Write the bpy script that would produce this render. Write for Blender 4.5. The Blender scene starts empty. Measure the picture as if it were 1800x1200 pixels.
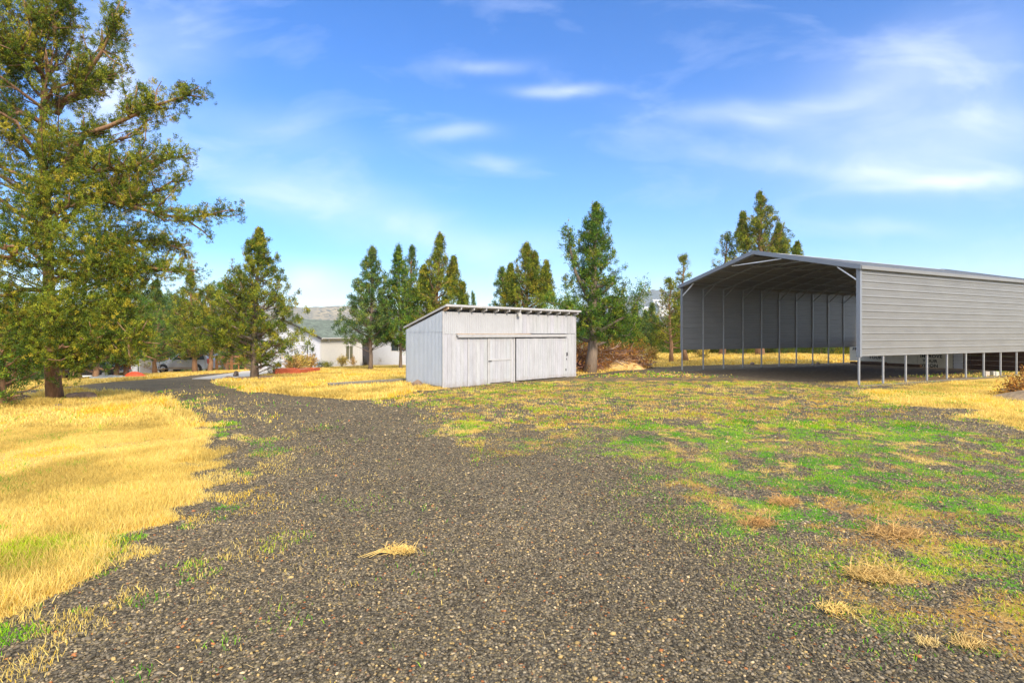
import bpy, math, random
import numpy as np
from math import radians as R
sc = bpy.context.scene
col = sc.collection

# ------------------------------------------------------------------ camera
CH, F, HY = 1.97, 930.0, 587.0
cd = bpy.data.cameras.new('camera'); cam = bpy.data.objects.new('camera', cd); col.objects.link(cam)
cam.location = (0, 0, CH); cam.rotation_euler = (R(90), 0, 0)
cd.sensor_width = 36; cd.lens = F/1800*36; cd.shift_y = -(600-HY)/1800
cd.clip_start = 0.1; cd.clip_end = 9000
sc.camera = cam

# ------------------------------------------------------------------ sky and sun
SUN_EL, SUN_AZ = R(33), R(152)          # azimuth clockwise from +Y (view direction): behind the camera, to the right
w = bpy.data.worlds.new("World"); sc.world = w; w.use_nodes = True
nt = w.node_tree; nt.nodes.clear()
def N(t, k, **kw):
    n = t.nodes.new(k)
    for a, b in kw.items(): setattr(n, a, b)
    return n
def mth(t, op, a, b=None, c=None, clamp=False):
    n = N(t, 'ShaderNodeMath', operation=op); n.use_clamp = clamp
    for i, v in enumerate((a, b, c)):
        if v is None: continue
        if hasattr(v, 'links'): t.links.new(v, n.inputs[i])
        else: n.inputs[i].default_value = v
    return n.outputs[0]
def mixc(t, f, a, b, mode='MIX'):
    n = N(t, 'ShaderNodeMix', data_type='RGBA', blend_type=mode); n.clamp_factor = True
    for s, v in ((n.inputs[0], f), (n.inputs[6], a), (n.inputs[7], b)):
        if hasattr(v, 'links'): t.links.new(v, s)
        else: s.default_value = v if isinstance(v, (int, float)) else (*v, 1)[:4]
    return n.outputs[2]
out = N(nt, 'ShaderNodeOutputWorld'); bg = N(nt, 'ShaderNodeBackground')
sky = N(nt, 'ShaderNodeTexSky', sky_type='NISHITA'); sky.sun_disc = False
sky.sun_elevation = SUN_EL; sky.sun_rotation = SUN_AZ
sky.air_density = 1.0; sky.dust_density = 0.4; sky.ozone_density = 2.5; sky.altitude = 900
hsv = N(nt, 'ShaderNodeHueSaturation'); hsv.inputs['Saturation'].default_value = 1.8; hsv.inputs['Hue'].default_value = .511; hsv.inputs['Value'].default_value = 1.32
nt.links.new(sky.outputs[0], hsv.inputs['Color'])
tc = N(nt, 'ShaderNodeTexCoord'); sep = N(nt, 'ShaderNodeSeparateXYZ'); nt.links.new(tc.outputs['Generated'], sep.inputs[0])
ysafe = mth(nt, 'MAXIMUM', sep.outputs[1], 0.05)
U = mth(nt, 'DIVIDE', sep.outputs[0], ysafe); V = mth(nt, 'DIVIDE', sep.outputs[2], ysafe)
comb = N(nt, 'ShaderNodeCombineXYZ'); nt.links.new(U, comb.inputs[0]); nt.links.new(V, comb.inputs[1])
# clouds: thin wisps at fixed bearings (u = tan bearing, v = tan height), warped by noise
mp = N(nt, 'ShaderNodeMapping'); mp.inputs['Scale'].default_value = (1.6, 4.2, 1); mp.inputs['Rotation'].default_value = (0, 0, R(-8))
nt.links.new(comb.outputs[0], mp.inputs[0])
nz = N(nt, 'ShaderNodeTexNoise'); nz.inputs['Scale'].default_value = 2.2; nz.inputs['Detail'].default_value = 7; nz.inputs['Roughness'].default_value = .55; nz.inputs['Distortion'].default_value = .5
nt.links.new(mp.outputs[0], nz.inputs['Vector'])
nw = N(nt, 'ShaderNodeTexNoise'); nw.inputs['Scale'].default_value = 3.0; nw.inputs['Detail'].default_value = 4
nt.links.new(comb.outputs[0], nw.inputs['Vector'])
wsep = N(nt, 'ShaderNodeSeparateXYZ'); nt.links.new(nw.outputs['Color'], wsep.inputs[0])
Uw = mth(nt, 'ADD', U, mth(nt, 'MULTIPLY', mth(nt, 'SUBTRACT', wsep.outputs[0], .5), .16))
Vw = mth(nt, 'ADD', V, mth(nt, 'MULTIPLY', mth(nt, 'SUBTRACT', wsep.outputs[1], .5), .10))
WISPS = [  # photo px x, y, half width, half height, tilt (dv/du), strength
    (985, 157, 70, 11, 0.0, .5), (860, 113, 70, 12, .02, .35), (795, 242, 60, 14, .05, .42), (868, 292, 50, 10, -.05, .32),
    (1290, 210, 110, 20, -.08, .5), (1430, 190, 130, 20, .2, .34), (1600, 140, 190, 75, .3, .38),
    (1700, 250, 260, 70, .12, .5), (1690, 318, 150, 11, .06, .42), (1560, 395, 90, 14, 0, .3), (1480, 300, 140, 16, -.05, .3),
    (556, 492, 44, 28, 0, .85), (190, 150, 75, 100, .2, .8), (520, 330, 190, 38, -.22, .28), (960, 430, 250, 30, 0, .2), (700, 400, 220, 40, -.3, .22), (330, 90, 70, 70, 0, .2),
    (450, 230, 160, 30, -.2, .2)]
tot = None
for (px, py, a, b, tl, s) in WISPS:
    u0, v0, a, b = (px-900)/F, (HY-py)/F, a/F, b/F
    du = mth(nt, 'SUBTRACT', Uw, u0)
    dv = mth(nt, 'SUBTRACT', mth(nt, 'SUBTRACT', Vw, v0), mth(nt, 'MULTIPLY', du, tl))
    q = mth(nt, 'ADD', mth(nt, 'POWER', mth(nt, 'ABSOLUTE', mth(nt, 'DIVIDE', du, a)), 2), mth(nt, 'POWER', mth(nt, 'ABSOLUTE', mth(nt, 'DIVIDE', dv, b)), 2))
    g = mth(nt, 'MULTIPLY', mth(nt, 'EXPONENT', mth(nt, 'MULTIPLY', q, -.9)), s)
    tot = g if tot is None else mth(nt, 'ADD', tot, g)
cl = mth(nt, 'MULTIPLY', tot, mth(nt, 'MULTIPLY_ADD', nz.outputs[0], 1.6, .05))
fr = N(nt, 'ShaderNodeMapRange'); fr.inputs['From Min'].default_value = .52; fr.inputs['From Max'].default_value = .85; fr.inputs['To Max'].default_value = .3
nt.links.new(nz.outputs[0], fr.inputs['Value'])
front = mth(nt, 'GREATER_THAN', sep.outputs[1], 0.05)
cl = mth(nt, 'MULTIPLY', mth(nt, 'ADD', cl, fr.outputs[0]), front, clamp=True)
# thin bright haze near the horizon
hz = mth(nt, 'MULTIPLY', mth(nt, 'EXPONENT', mth(nt, 'MULTIPLY', mth(nt, 'ABSOLUTE', sep.outputs[2]), -5.0)), .55)
CLOUD = (6.0, 6.5, 7.9)
c1 = mixc(nt, hz, hsv.outputs[0], CLOUD)
c2 = mixc(nt, cl, c1, CLOUD)
# added fill light: unseen bright cloud overhead and behind the camera, softening the light
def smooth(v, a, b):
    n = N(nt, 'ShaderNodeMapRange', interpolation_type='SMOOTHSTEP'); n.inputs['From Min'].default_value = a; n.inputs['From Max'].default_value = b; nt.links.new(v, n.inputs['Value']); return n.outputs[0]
fill_veil = mth(nt, 'MAXIMUM', smooth(sep.outputs[2], .66, .92), smooth(sep.outputs[1], .12, -.45))
fill_veil = mth(nt, 'MULTIPLY', fill_veil, smooth(sep.outputs[2], -.02, .12))
c2 = mixc(nt, fill_veil, c2, (10.2, 10.9, 12.0))
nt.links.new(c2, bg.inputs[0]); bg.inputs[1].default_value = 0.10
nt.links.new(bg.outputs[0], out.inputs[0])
sd = bpy.data.lights.new('sun', 'SUN'); sun = bpy.data.objects.new('sun', sd); col.objects.link(sun)
sd.energy = 2.7; sd.angle = R(11); sd.color = (1, .85, .66)
sun.rotation_euler = (R(90)-SUN_EL, 0, -SUN_AZ+math.pi)
sc.view_settings.view_transform = 'Standard'; sc.view_settings.look = 'None'
sc.view_settings.exposure = 1.0; sc.view_settings.gamma = 1
sc.cycles.max_bounces = 6; sc.cycles.diffuse_bounces = 3; sc.cycles.glossy_bounces = 2; sc.cycles.transmission_bounces = 3; sc.cycles.volume_bounces = 0

# ------------------------------------------------------------------ numpy noise, terrain, masks
rs = np.random.RandomState(7)
LAT = rs.rand(256, 256)
def vnoise(x, y, s=0):
    x = np.asarray(x, float)+s*17.3; y = np.asarray(y, float)+s*31.7
    xi = np.floor(x).astype(int); yi = np.floor(y).astype(int); fx = x-xi; fy = y-yi
    fx = fx*fx*(3-2*fx); fy = fy*fy*(3-2*fy)
    a = LAT[xi & 255, yi & 255]; b = LAT[(xi+1) & 255, yi & 255]; c = LAT[xi & 255, (yi+1) & 255]; d = LAT[(xi+1) & 255, (yi+1) & 255]
    return (a*(1-fx)+b*fx)*(1-fy)+(c*(1-fx)+d*fx)*fy
def fbm(x, y, f=1., o=4, s=0, r=.5):
    t = 0; a = 1; n = 0
    for i in range(o):
        t = t+a*vnoise(x*f, y*f, s+i*3); n += a; a *= r; f *= 2.03
    return t/n
def sst(a, b, x):
    t = np.clip((x-a)/(b-a), 0, 1); return t*t*(3-2*t)
def sp(t, k=2.):
    return k*np.log1p(np.exp(np.clip(t/k, -30, 30)))
def zt(x, y):
    x = np.asarray(x, float); y = np.asarray(y, float)
    fx = 1-sst(-9, 3, x)
    z = -.03*sp(np.minimum(y, 60)-20)*fx - .04*sp(-np.maximum(x, -60)-14)*sst(14, 24, y)
    z = z-.055*sp(np.minimum(np.hypot(x, y), 260)-58, 3)
    r = np.hypot(x, y)
    z = z+.05*(fbm(x, y, .35, 3, 2)-.5)*sst(3, 9, r)*(1-.7*sst(18, 30, y))
    return z
def G(px, py):
    """point where the ground lies on the bearing of photo pixel px, py"""
    a, b = (px-900)/F, (HY-py)/F
    lo, hi = 1., 400.
    yy = np.linspace(1., 300, 6000)
    h = CH+b*yy-zt(a*yy, yy)
    k = np.argmax(h < 0) if (h < 0).any() else len(yy)-1
    Y = yy[k]; return (a*Y, Y, float(zt(a*Y, Y)))
def at(px, py, Y):
    return ((px-900)/F*Y, Y, CH-(py-HY)/F*Y)
def poly(pts): return np.array([G(*p)[:2] for p in pts])
def sdist(P, x, y):
    """signed distance to polygon, positive inside"""
    x = np.asarray(x); y = np.asarray(y)
    d = np.full(x.shape, 1e9); ins = np.zeros(x.shape, bool); n = len(P)
    for i in range(n):
        ax, ay = P[i]; bx, by = P[(i+1) % n]
        ex, ey = bx-ax, by-ay; L = ex*ex+ey*ey+1e-12
        t = np.clip(((x-ax)*ex+(y-ay)*ey)/L, 0, 1)
        d = np.minimum(d, np.hypot(x-ax-t*ex, y-ay-t*ey))
        c = ((ay > y) != (by > y)); xx = ax+(y-ay)/(by-ay if abs(by-ay) > 1e-9 else 1e-9)*ex
        ins ^= c & (x < xx)
    return np.where(ins, d, -d)
PA = np.array([(-12., 1.2), (-4.1, 1.2)] + [tuple(G(*p)[:2]) for p in [(-60, 1130), (0, 1085), (100, 1035), (190, 975), (300, 880), (345, 820), (352, 770), (330, 735), (285, 708), (225, 697), (130, 692), (0, 697), (-400, 712)]] + [(-34., 13.)])
PB = poly([(-700, 700), (-200, 690), (0, 690), (110, 680), (200, 671), (300, 663.5), (350, 658), (400, 655), (445, 652), (445, 643), (0, 643), (-700, 648)])
PC = poly([(375, 671), (430, 686), (520, 696), (620, 701), (690, 699), (735, 687), (778, 683), (714, 671), (716, 640), (620, 640), (565, 646), (540, 652), (482, 657), (440, 665), (400, 668)])
PD = poly([(1008, 662), (1040, 656), (1085, 652), (1130, 646), (1200, 643), (1300, 641), (1500, 637), (1500, 624), (1008, 624)])
PE = poly([(1515, 688), (1600, 677), (1700, 667), (1800, 659), (2100, 646), (2500, 700), (2050, 790), (1790, 762), (1700, 722), (1560, 712)])
PF = poly([(1030, 762), (1100, 745), (1250, 736), (1500, 738), (1800, 760), (2100, 800), (2100, 960), (1800, 880), (1620, 905), (1450, 872), (1200, 835), (1060, 800)])
PG = poly([(1120, 820), (1300, 850), (1800, 850), (2100, 900), (2300, 1300), (2000, 1400), (1800, 1230), (1650, 1150), (1480, 1050), (1340, 965), (1210, 900)])
PH = poly([(690, 700), (790, 688), (900, 674), (1010, 663), (1110, 654), (1195, 655), (1500, 684), (1620, 720), (1500, 745), (1150, 748), (1040, 770), (900, 800), (860, 770), (760, 735)])
PCP = np.array([(13.05, 19.9), (9.05, 28.2), (22.8, 34.8), (26.8, 26.5)])     # under the carport roof
POFF = poly([(1010, 655), (1198, 651), (1198, 640), (1010, 640)])
def masks(x, y):
    """amount of dry grass, green grass, orange weeds and bare soil at ground points"""
    x = np.asarray(x, float); y = np.asarray(y, float)
    n1 = fbm(x, y, .9, 4, 1); n2 = fbm(x, y, 2.6, 4, 5); n3 = fbm(x, y, .35, 3, 9); n4 = fbm(x, y, 1.7, 3, 12)
    wob = (n1-.5)*1.1+(n2-.5)*.7
    a = sst(-.25, .25, sdist(PA, x, y)+wob*.9)
    ring = np.exp(-np.clip(-sdist(PA, x, y), 0, 9)/.55)*sst(.47, .62, n2)*.75
    b = sst(-.3, .3, sdist(PB, x, y)+wob*.5)*sst(58, 50, y)
    c = sst(-.25, .25, sdist(PC, x, y)+wob*.7)
    d = sst(-.4, .4, sdist(PD, x, y)+wob)*.95
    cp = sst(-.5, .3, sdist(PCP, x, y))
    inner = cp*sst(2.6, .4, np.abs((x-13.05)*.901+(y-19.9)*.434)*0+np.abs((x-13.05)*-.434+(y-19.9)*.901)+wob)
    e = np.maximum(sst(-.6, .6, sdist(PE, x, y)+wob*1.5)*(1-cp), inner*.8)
    f = sst(-.9, .9, sdist(PF, x, y)+wob*1.5)
    g = sst(-1., 1., sdist(PG, x, y)+wob*1.5)
    h = sst(-.8, .8, sdist(PH, x, y)+wob*1.5)*(1-a)*(1-c)
    back = sst(44, 50, np.where(x > -4, y, 0))
    dry = np.maximum.reduce([a, ring, b, c, d, e*.95, back])
    n5 = fbm(x, y, 4.5, 4, 71); n6 = fbm(x, y, 5.5, 4, 77)
    dry = np.maximum(dry, h*sst(.40, .64, n2*.45+n5*.55)*.42)
    dry = np.maximum(dry, g*sst(.44, .60, n2*.5+n5*.5)*.5)
    dry = np.maximum(dry, f*sst(.45, .62, n4*.4+n5*.6)*.5)
    # worn, thin patches of the big lawn far from its edge
    thin = sst(.5, .66, n3)*a*sst(5, 8, y)
    green = np.maximum(f*sst(.40, .56, n2*.35+n1*.25+n6*.4), g*sst(.40, .53, n4*.45+n6*.55))
    green = np.maximum(green, h*sst(.47, .6, n4*.5+n6*.5)*.7)
    green = np.maximum(green, a*sst(.54, .70, fbm(x, y, .6, 3, 21)*.5+n6*.5)*.13)
    green = np.maximum(green, a*sst(1.6, .5, np.hypot((x+4.1)/.8, (y-4.75)/.35)+(n2-.5)*1.5)*.75)
    green = np.maximum(green, c*sst(.54, .66, fbm(x, y, .7, 3, 22))*.7)
    green = np.maximum(green, sst(.6, .68, n4)*np.exp(-np.clip(-sdist(PA, x, y), 0, 9)/.7)*.6*(1-a))
    green = np.maximum(green, e*sst(.5, .62, n4)*.7)
    orange = np.maximum.reduce([h*sst(.36, .58, n4*.4+n5*.6), g*sst(.43, .56, fbm(x, y, 1.3, 3, 33)*.5+n5*.5), f*sst(.52, .62, fbm(x, y, 1.3, 3, 34))*.7, e*sst(.4, .6, n1)*.5])
    return dry, np.clip(green, 0, 1), np.clip(orange, 0, 1), thin, cp

# ------------------------------------------------------------------ mesh helpers
def newmesh(name, V, Fs, tint=None, mat=None, smooth=False):
    """V (n,3); Fs list of (m,k) index arrays; tint (n,3)"""
    me = bpy.data.meshes.new(name)
    V = np.asarray(V, np.float32); me.vertices.add(len(V)); me.vertices.foreach_set('co', V.ravel())
    li = np.concatenate([f.ravel() for f in Fs]).astype(np.int32)
    tl = np.concatenate([np.full(len(f), f.shape[1]) for f in Fs])
    ls = np.concatenate([[0], np.cumsum(tl)[:-1]]).astype(np.int32)
    me.loops.add(len(li)); me.loops.foreach_set('vertex_index', li)
    me.polygons.add(len(tl)); me.polygons.foreach_set('loop_start', ls)
    if smooth: me.polygons.foreach_set('use_smooth', np.ones(len(tl), bool))
    me.update(calc_edges=True)
    if tint is not None:
        at_ = me.color_attributes.new('tint', 'FLOAT_COLOR', 'POINT')
        T = np.ones((len(V), 4), np.float32); T[:, :3] = tint; at_.data.foreach_set('color', T.ravel())
    if mat: me.materials.append(mat)
    return me
def link(name, me, parent=None, loc=None):
    o = bpy.data.objects.new(name, me); col.objects.link(o)
    if parent: o.parent = parent
    if loc is not None: o.location = loc
    return o
def tag(o, label=None, cat=None, group=None, kind=None):
    for k, v in (('label', label), ('category', cat), ('group', group), ('kind', kind)):
        if v: o[k] = v
    return o
def thing(name, label, cat, loc=(0, 0, 0), group=None):
    return tag(link(name, None, None, loc), label, cat, group)
class MB:
    def __init__(s): s.v = []; s.f = []; s.t = []
    def add(s, vs, fs, tint=(1, 1, 1)):
        b = len(s.v); s.v += [tuple(p) for p in vs]; s.f += [tuple(i+b for i in f) for f in fs]; s.t += [tint]*len(vs); return s
    def box(s, o, u, v, w_, tint=(1, 1, 1)):
        """box from corner o with edge vectors u, v, w"""
        o, u, v, w_ = map(np.array, (o, u, v, w_)); o = o.astype(float)
        P = [o, o+u, o+u+v, o+v, o+w_, o+u+w_, o+u+v+w_, o+v+w_]
        return s.add(P, [(0, 3, 2, 1), (4, 5, 6, 7), (0, 1, 5, 4), (1, 2, 6, 5), (2, 3, 7, 6), (3, 0, 4, 7)], tint)
    def cbox(s, c, sx, sy, sz, tint=(1, 1, 1)):
        return s.box((c[0]-sx/2, c[1]-sy/2, c[2]-sz/2), (sx, 0, 0), (0, sy, 0), (0, 0, sz), tint)
    def bar(s, p, q, a, b=None, up=(0, 0, 1), tint=(1, 1, 1)):
        """rectangular bar p to q, a wide, b high"""
        b = b or a; p = np.array(p, float); q = np.array(q, float); d = q-p; d /= np.linalg.norm(d)
        x = np.cross(d, up)
        if np.linalg.norm(x) < 1e-4: x = np.cross(d, (1, 0, 0))
        x /= np.linalg.norm(x); y = np.cross(x, d)
        return s.box(p-x*a/2-y*b/2, q-p, x*a, y*b, tint)
    def tube(s, pts, rad, n=8, tint=(1, 1, 1), cap=True):
        pts = np.array(pts, float); m = len(pts); rad = np.broadcast_to(rad, m)
        V = []
        for i in range(m):
            d = pts[min(i+1, m-1)]-pts[max(i-1, 0)]; d = d/(np.linalg.norm(d)+1e-9)
            a = np.cross(d, (0.13, .21, 1) if abs(d[2]) < .95 else (1, .1, 0)); a /= np.linalg.norm(a); b = np.cross(d, a)
            for k in range(n):
                t = 2*math.pi*k/n; V.append(pts[i]+rad[i]*(a*math.cos(t)+b*math.sin(t)))
        Fq = [(i*n+k, i*n+(k+1) % n, (i+1)*n+(k+1) % n, (i+1)*n+k) for i in range(m-1) for k in range(n)]
        if cap: Fq += [tuple(range(n-1, -1, -1)), tuple((m-1)*n+k for k in range(n))]
        return s.add(V, Fq, tint)
    def build(s, name, mat, parent=None, smooth=False, loc=None):
        me = bpy.data.meshes.new(name); me.from_pydata([tuple(map(float, p)) for p in s.v], [], s.f); me.update()
        a = me.color_attributes.new('tint', 'FLOAT_COLOR', 'POINT')
        a.data.foreach_set('color', np.array([(*t, 1) for t in s.t], np.float32).ravel())
        if smooth: me.polygons.foreach_set('use_smooth', np.ones(len(me.polygons), bool))
        me.materials.append(mat)
        return link(name, me, parent, loc)
def bevel(o, wd=.01, seg=2):
    m = o.modifiers.new('bevel', 'BEVEL'); m.width = wd; m.segments = seg; m.limit_method = 'ANGLE'; return o

# ------------------------------------------------------------------ materials
def mat(name, colr=(.5, .5, .5), rough=.6, metal=0., noise=0., nscale=5., bump=0., bscale=30., tint=False, stain=None, trans=0., stretch=(1, 1, 1), coat=0., splash=False):
    m = bpy.data.materials.new(name); m.use_nodes = True; t = m.node_tree
    b = t.nodes['Principled BSDF']; b.inputs['Roughness'].default_value = rough; b.inputs['Metallic'].default_value = metal
    b.inputs['Coat Weight'].default_value = coat
    c = None
    tcn = N(t, 'ShaderNodeTexCoord'); mpn = N(t, 'ShaderNodeMapping'); mpn.inputs['Scale'].default_value = stretch
    t.links.new(tcn.outputs['Object'], mpn.inputs[0])
    rgb = N(t, 'ShaderNodeRGB'); rgb.outputs[0].default_value = (*colr, 1); c = rgb.outputs[0]
    if tint:
        a = N(t, 'ShaderNodeAttribute', attribute_name='tint'); c = mixc(t, 1.0, c, a.outputs['Color'], 'MULTIPLY')
    if noise:
        n = N(t, 'ShaderNodeTexNoise'); n.inputs['Scale'].default_value = nscale; n.inputs['Detail'].default_value = 5; n.inputs['Roughness'].default_value = .65
        t.links.new(mpn.outputs[0], n.inputs['Vector'])
        f = N(t, 'ShaderNodeMapRange'); f.inputs['From Min'].default_value = .3; f.inputs['From Max'].default_value = .7
        f.inputs['To Min'].default_value = 1-noise; f.inputs['To Max'].default_value = 1+noise
        t.links.new(n.outputs[0], f.inputs['Value'])
        vm = N(t, 'ShaderNodeVectorMath', operation='SCALE'); t.links.new(c, vm.inputs[0]); t.links.new(f.outputs[0], vm.inputs['Scale']); c = vm.outputs[0]
    if stain:
        sc_, col_, lo = stain
        n = N(t, 'ShaderNodeTexNoise'); n.inputs['Scale'].default_value = sc_; n.inputs['Detail'].default_value = 8; n.inputs['Roughness'].default_value = .75
        t.links.new(mpn.outputs[0], n.inputs['Vector'])
        f = N(t, 'ShaderNodeMapRange'); f.inputs['From Min'].default_value = lo; f.inputs['From Max'].default_value = lo+.16; f.inputs['To Max'].default_value = .75
        t.links.new(n.outputs[0], f.inputs['Value']); c = mixc(t, f.outputs[0], c, col_)
    if splash:                                                  # mud splashed up from the ground
        sx = N(t, 'ShaderNodeSeparateXYZ'); t.links.new(tcn.outputs['Object'], sx.inputs[0])
        n = N(t, 'ShaderNodeTexNoise'); n.inputs['Scale'].default_value = 5; n.inputs['Detail'].default_value = 8; n.inputs['Roughness'].default_value = .7; t.links.new(tcn.outputs['Object'], n.inputs['Vector'])
        f = mth(t, 'MULTIPLY_ADD', n.outputs[0], .7, -.15); f = mth(t, 'MULTIPLY', mth(t, 'SUBTRACT', f, sx.outputs[2]), 3.2, clamp=True)
        c = mixc(t, mth(t, 'MULTIPLY', f, .65), c, (.22, .17, .11))
    t.links.new(c, b.inputs['Base Color'])
    if bump:
        n = N(t, 'ShaderNodeTexNoise'); n.inputs['Scale'].default_value = bscale; n.inputs['Detail'].default_value = 5
        t.links.new(mpn.outputs[0], n.inputs['Vector'])
        bp = N(t, 'ShaderNodeBump'); bp.inputs['Strength'].default_value = bump; bp.inputs['Distance'].default_value = .02
        t.links.new(n.outputs[0], bp.inputs['Height']); t.links.new(bp.outputs[0], b.inputs['Normal'])
    if trans:
        tr = N(t, 'ShaderNodeBsdfTranslucent'); t.links.new(c, tr.inputs[0]); mx = N(t, 'ShaderNodeMixShader'); mx.inputs[0].default_value = trans
        o = t.nodes['Material Output']; t.links.new(b.outputs[0], mx.inputs[1]); t.links.new(tr.outputs[0], mx.inputs[2]); t.links.new(mx.outputs[0], o.inputs['Surface'])
    return m
M = {}
M['leaf'] = mat('juniper_foliage', (1, 1, 1), .75, tint=True, trans=.12)
M['bark'] = mat('juniper_bark', (.27, .155, .085), .9, noise=.45, nscale=6, bump=1, bscale=14, stretch=(3, 3, .35))
M['barkg'] = mat('grey_bark', (.21, .16, .12), .9, noise=.4, nscale=6, bump=.9, bscale=14, stretch=(3, 3, .35))
M['blade'] = mat('grass_blades', (1, 1, 1), .8, tint=True, trans=.3)
M['stone'] = mat('crushed_stone', (1, 1, 1), .78, tint=True, noise=.2, nscale=60)
M['stone'].node_tree.nodes['Principled BSDF'].inputs['Specular IOR Level'].default_value = .2
M['blade'].node_tree.nodes['Principled BSDF'].inputs['Specular IOR Level'].default_value = .15
M['leaf'].node_tree.nodes['Principled BSDF'].inputs['Specular IOR Level'].default_value = .2
M['rock'] = mat('basalt_rock', (.2, .14, .1), .9, noise=.4, nscale=8, bump=1, bscale=15)
M['white_metal'] = mat('white_corrugated_metal', (.39, .40, .425), .5, noise=.06, nscale=1.5, stain=(1.6, (.5, .48, .45), .6))
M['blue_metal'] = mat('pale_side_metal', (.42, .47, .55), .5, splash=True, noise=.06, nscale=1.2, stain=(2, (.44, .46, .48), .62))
M['white_board'] = mat('weathered_white_paint', (.40, .412, .445), .8, splash=True, noise=.12, nscale=6, tint=True, stain=(7, (.24, .22, .20), .60), stretch=(1, 1, .25), bump=.3, bscale=40)
M['trim_paint'] = mat('grey_white_paint', (.41, .41, .42), .7, noise=.1, nscale=5, stain=(6, (.28, .23, .19), .6))
M['shed_roof'] = mat('shed_roof_metal', (.55, .55, .55), .4, noise=.1)
M['wood_tan'] = mat('tan_wood', (.42, .30, .19), .8, noise=.3, nscale=8, stretch=(1, 1, 1))
M['dark'] = mat('dark_iron', (.02, .02, .022), .6)
M['galv'] = mat('galvanised_steel', (.36, .37, .39), .42, .35, noise=.1, nscale=6)
M['carport'] = mat('carport_panel', (.205, .208, .212), .42, 0, noise=.09, nscale=.9, stain=(1.2, (.19, .175, .15), .62), stretch=(1, 1, 2.5))
M['carport_in'] = mat('carport_trim', (.20, .22, .26), .45, 0)
M['bright_steel'] = mat('bright_galvanised_brace', (.72, .73, .75), .4, .2)
M['siding'] = mat('white_siding', (.60, .62, .68), .6, noise=.04)
M['siding_sunlit'] = mat('sunlit_siding', (.58, .575, .55), .6, noise=.04)  # lit copy of the white siding: warm sunlight put into the colour
M['shingle'] = mat('green_grey_shingles', (.15, .18, .14), .9, noise=.35, nscale=9, tint=True)
M['house_trim'] = mat('dark_fascia', (.045, .04, .045), .6)
M['white'] = mat('white_vinyl', (.55, .55, .55), .4)
M['glass'] = mat('dark_window_glass', (.03, .04, .045), .06, 0)
M['curtain'] = mat('olive_blind', (.12, .12, .07), .7)
M['post'] = mat('orange_fence_wood', (.36, .17, .07), .8, noise=.3, nscale=6)
M['planter'] = mat('red_orange_planter', (.50, .10, .035), .7, noise=.2, nscale=3)
M['timber'] = mat('grey_timber', (.17, .16, .13), .9, noise=.35, nscale=5, stretch=(1, 1, 4), bump=.6, bscale=20)
M['concrete'] = mat('concrete', (.46, .41, .34), .9, noise=.12, nscale=2, bump=.2, bscale=40)
M['silver'] = mat('silver_car_paint', (.36, .37, .40), .3, .3, coat=.5)
M['tan_lower'] = mat('bronze_lower_paint', (.26, .22, .18), .4, .2)
M['black_paint'] = mat('black_car_paint', (.012, .013, .03), .25, 0, coat=.6)
M['whitecar'] = mat('pale_blue_car_paint', (.42, .46, .55), .3, coat=.5)
M['rubber'] = mat('black_rubber', (.018, .018, .018), .85)
M['rim'] = mat('alloy_rim', (.45, .45, .45), .4, .6)
M['red_lens'] = mat('red_lens', (.5, .03, .02), .3)
M['lens'] = mat('clear_lens', (.6, .6, .58), .2)
M['red_tarp'] = mat('orange_red_tarp', (.72, .085, .025), .6, noise=.15, nscale=3)
M['sign'] = mat('cream_sign_sheet', (.60, .57, .47), .7, noise=.12, nscale=2, stain=(3, (.35, .31, .22), .6))
M['black_text'] = mat('black_lettering', (.02, .02, .02), .7)
M['brown_wood'] = mat('dark_brown_boards', (.10, .05, .025), .85, tint=True, noise=.3, nscale=4)
M['tin'] = mat('ribbed_tin', (.55, .57, .62), .45)
M['straw'] = mat('straw_mound', (.62, .40, .14), .9, noise=.35, nscale=9, bump=1, bscale=25)
M['dirt'] = mat('brown_dirt', (.26, .18, .10), .95, noise=.4, nscale=7, bump=1, bscale=18)
M['twig'] = mat('dead_branches', (1, 1, 1), .85, tint=True)

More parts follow.
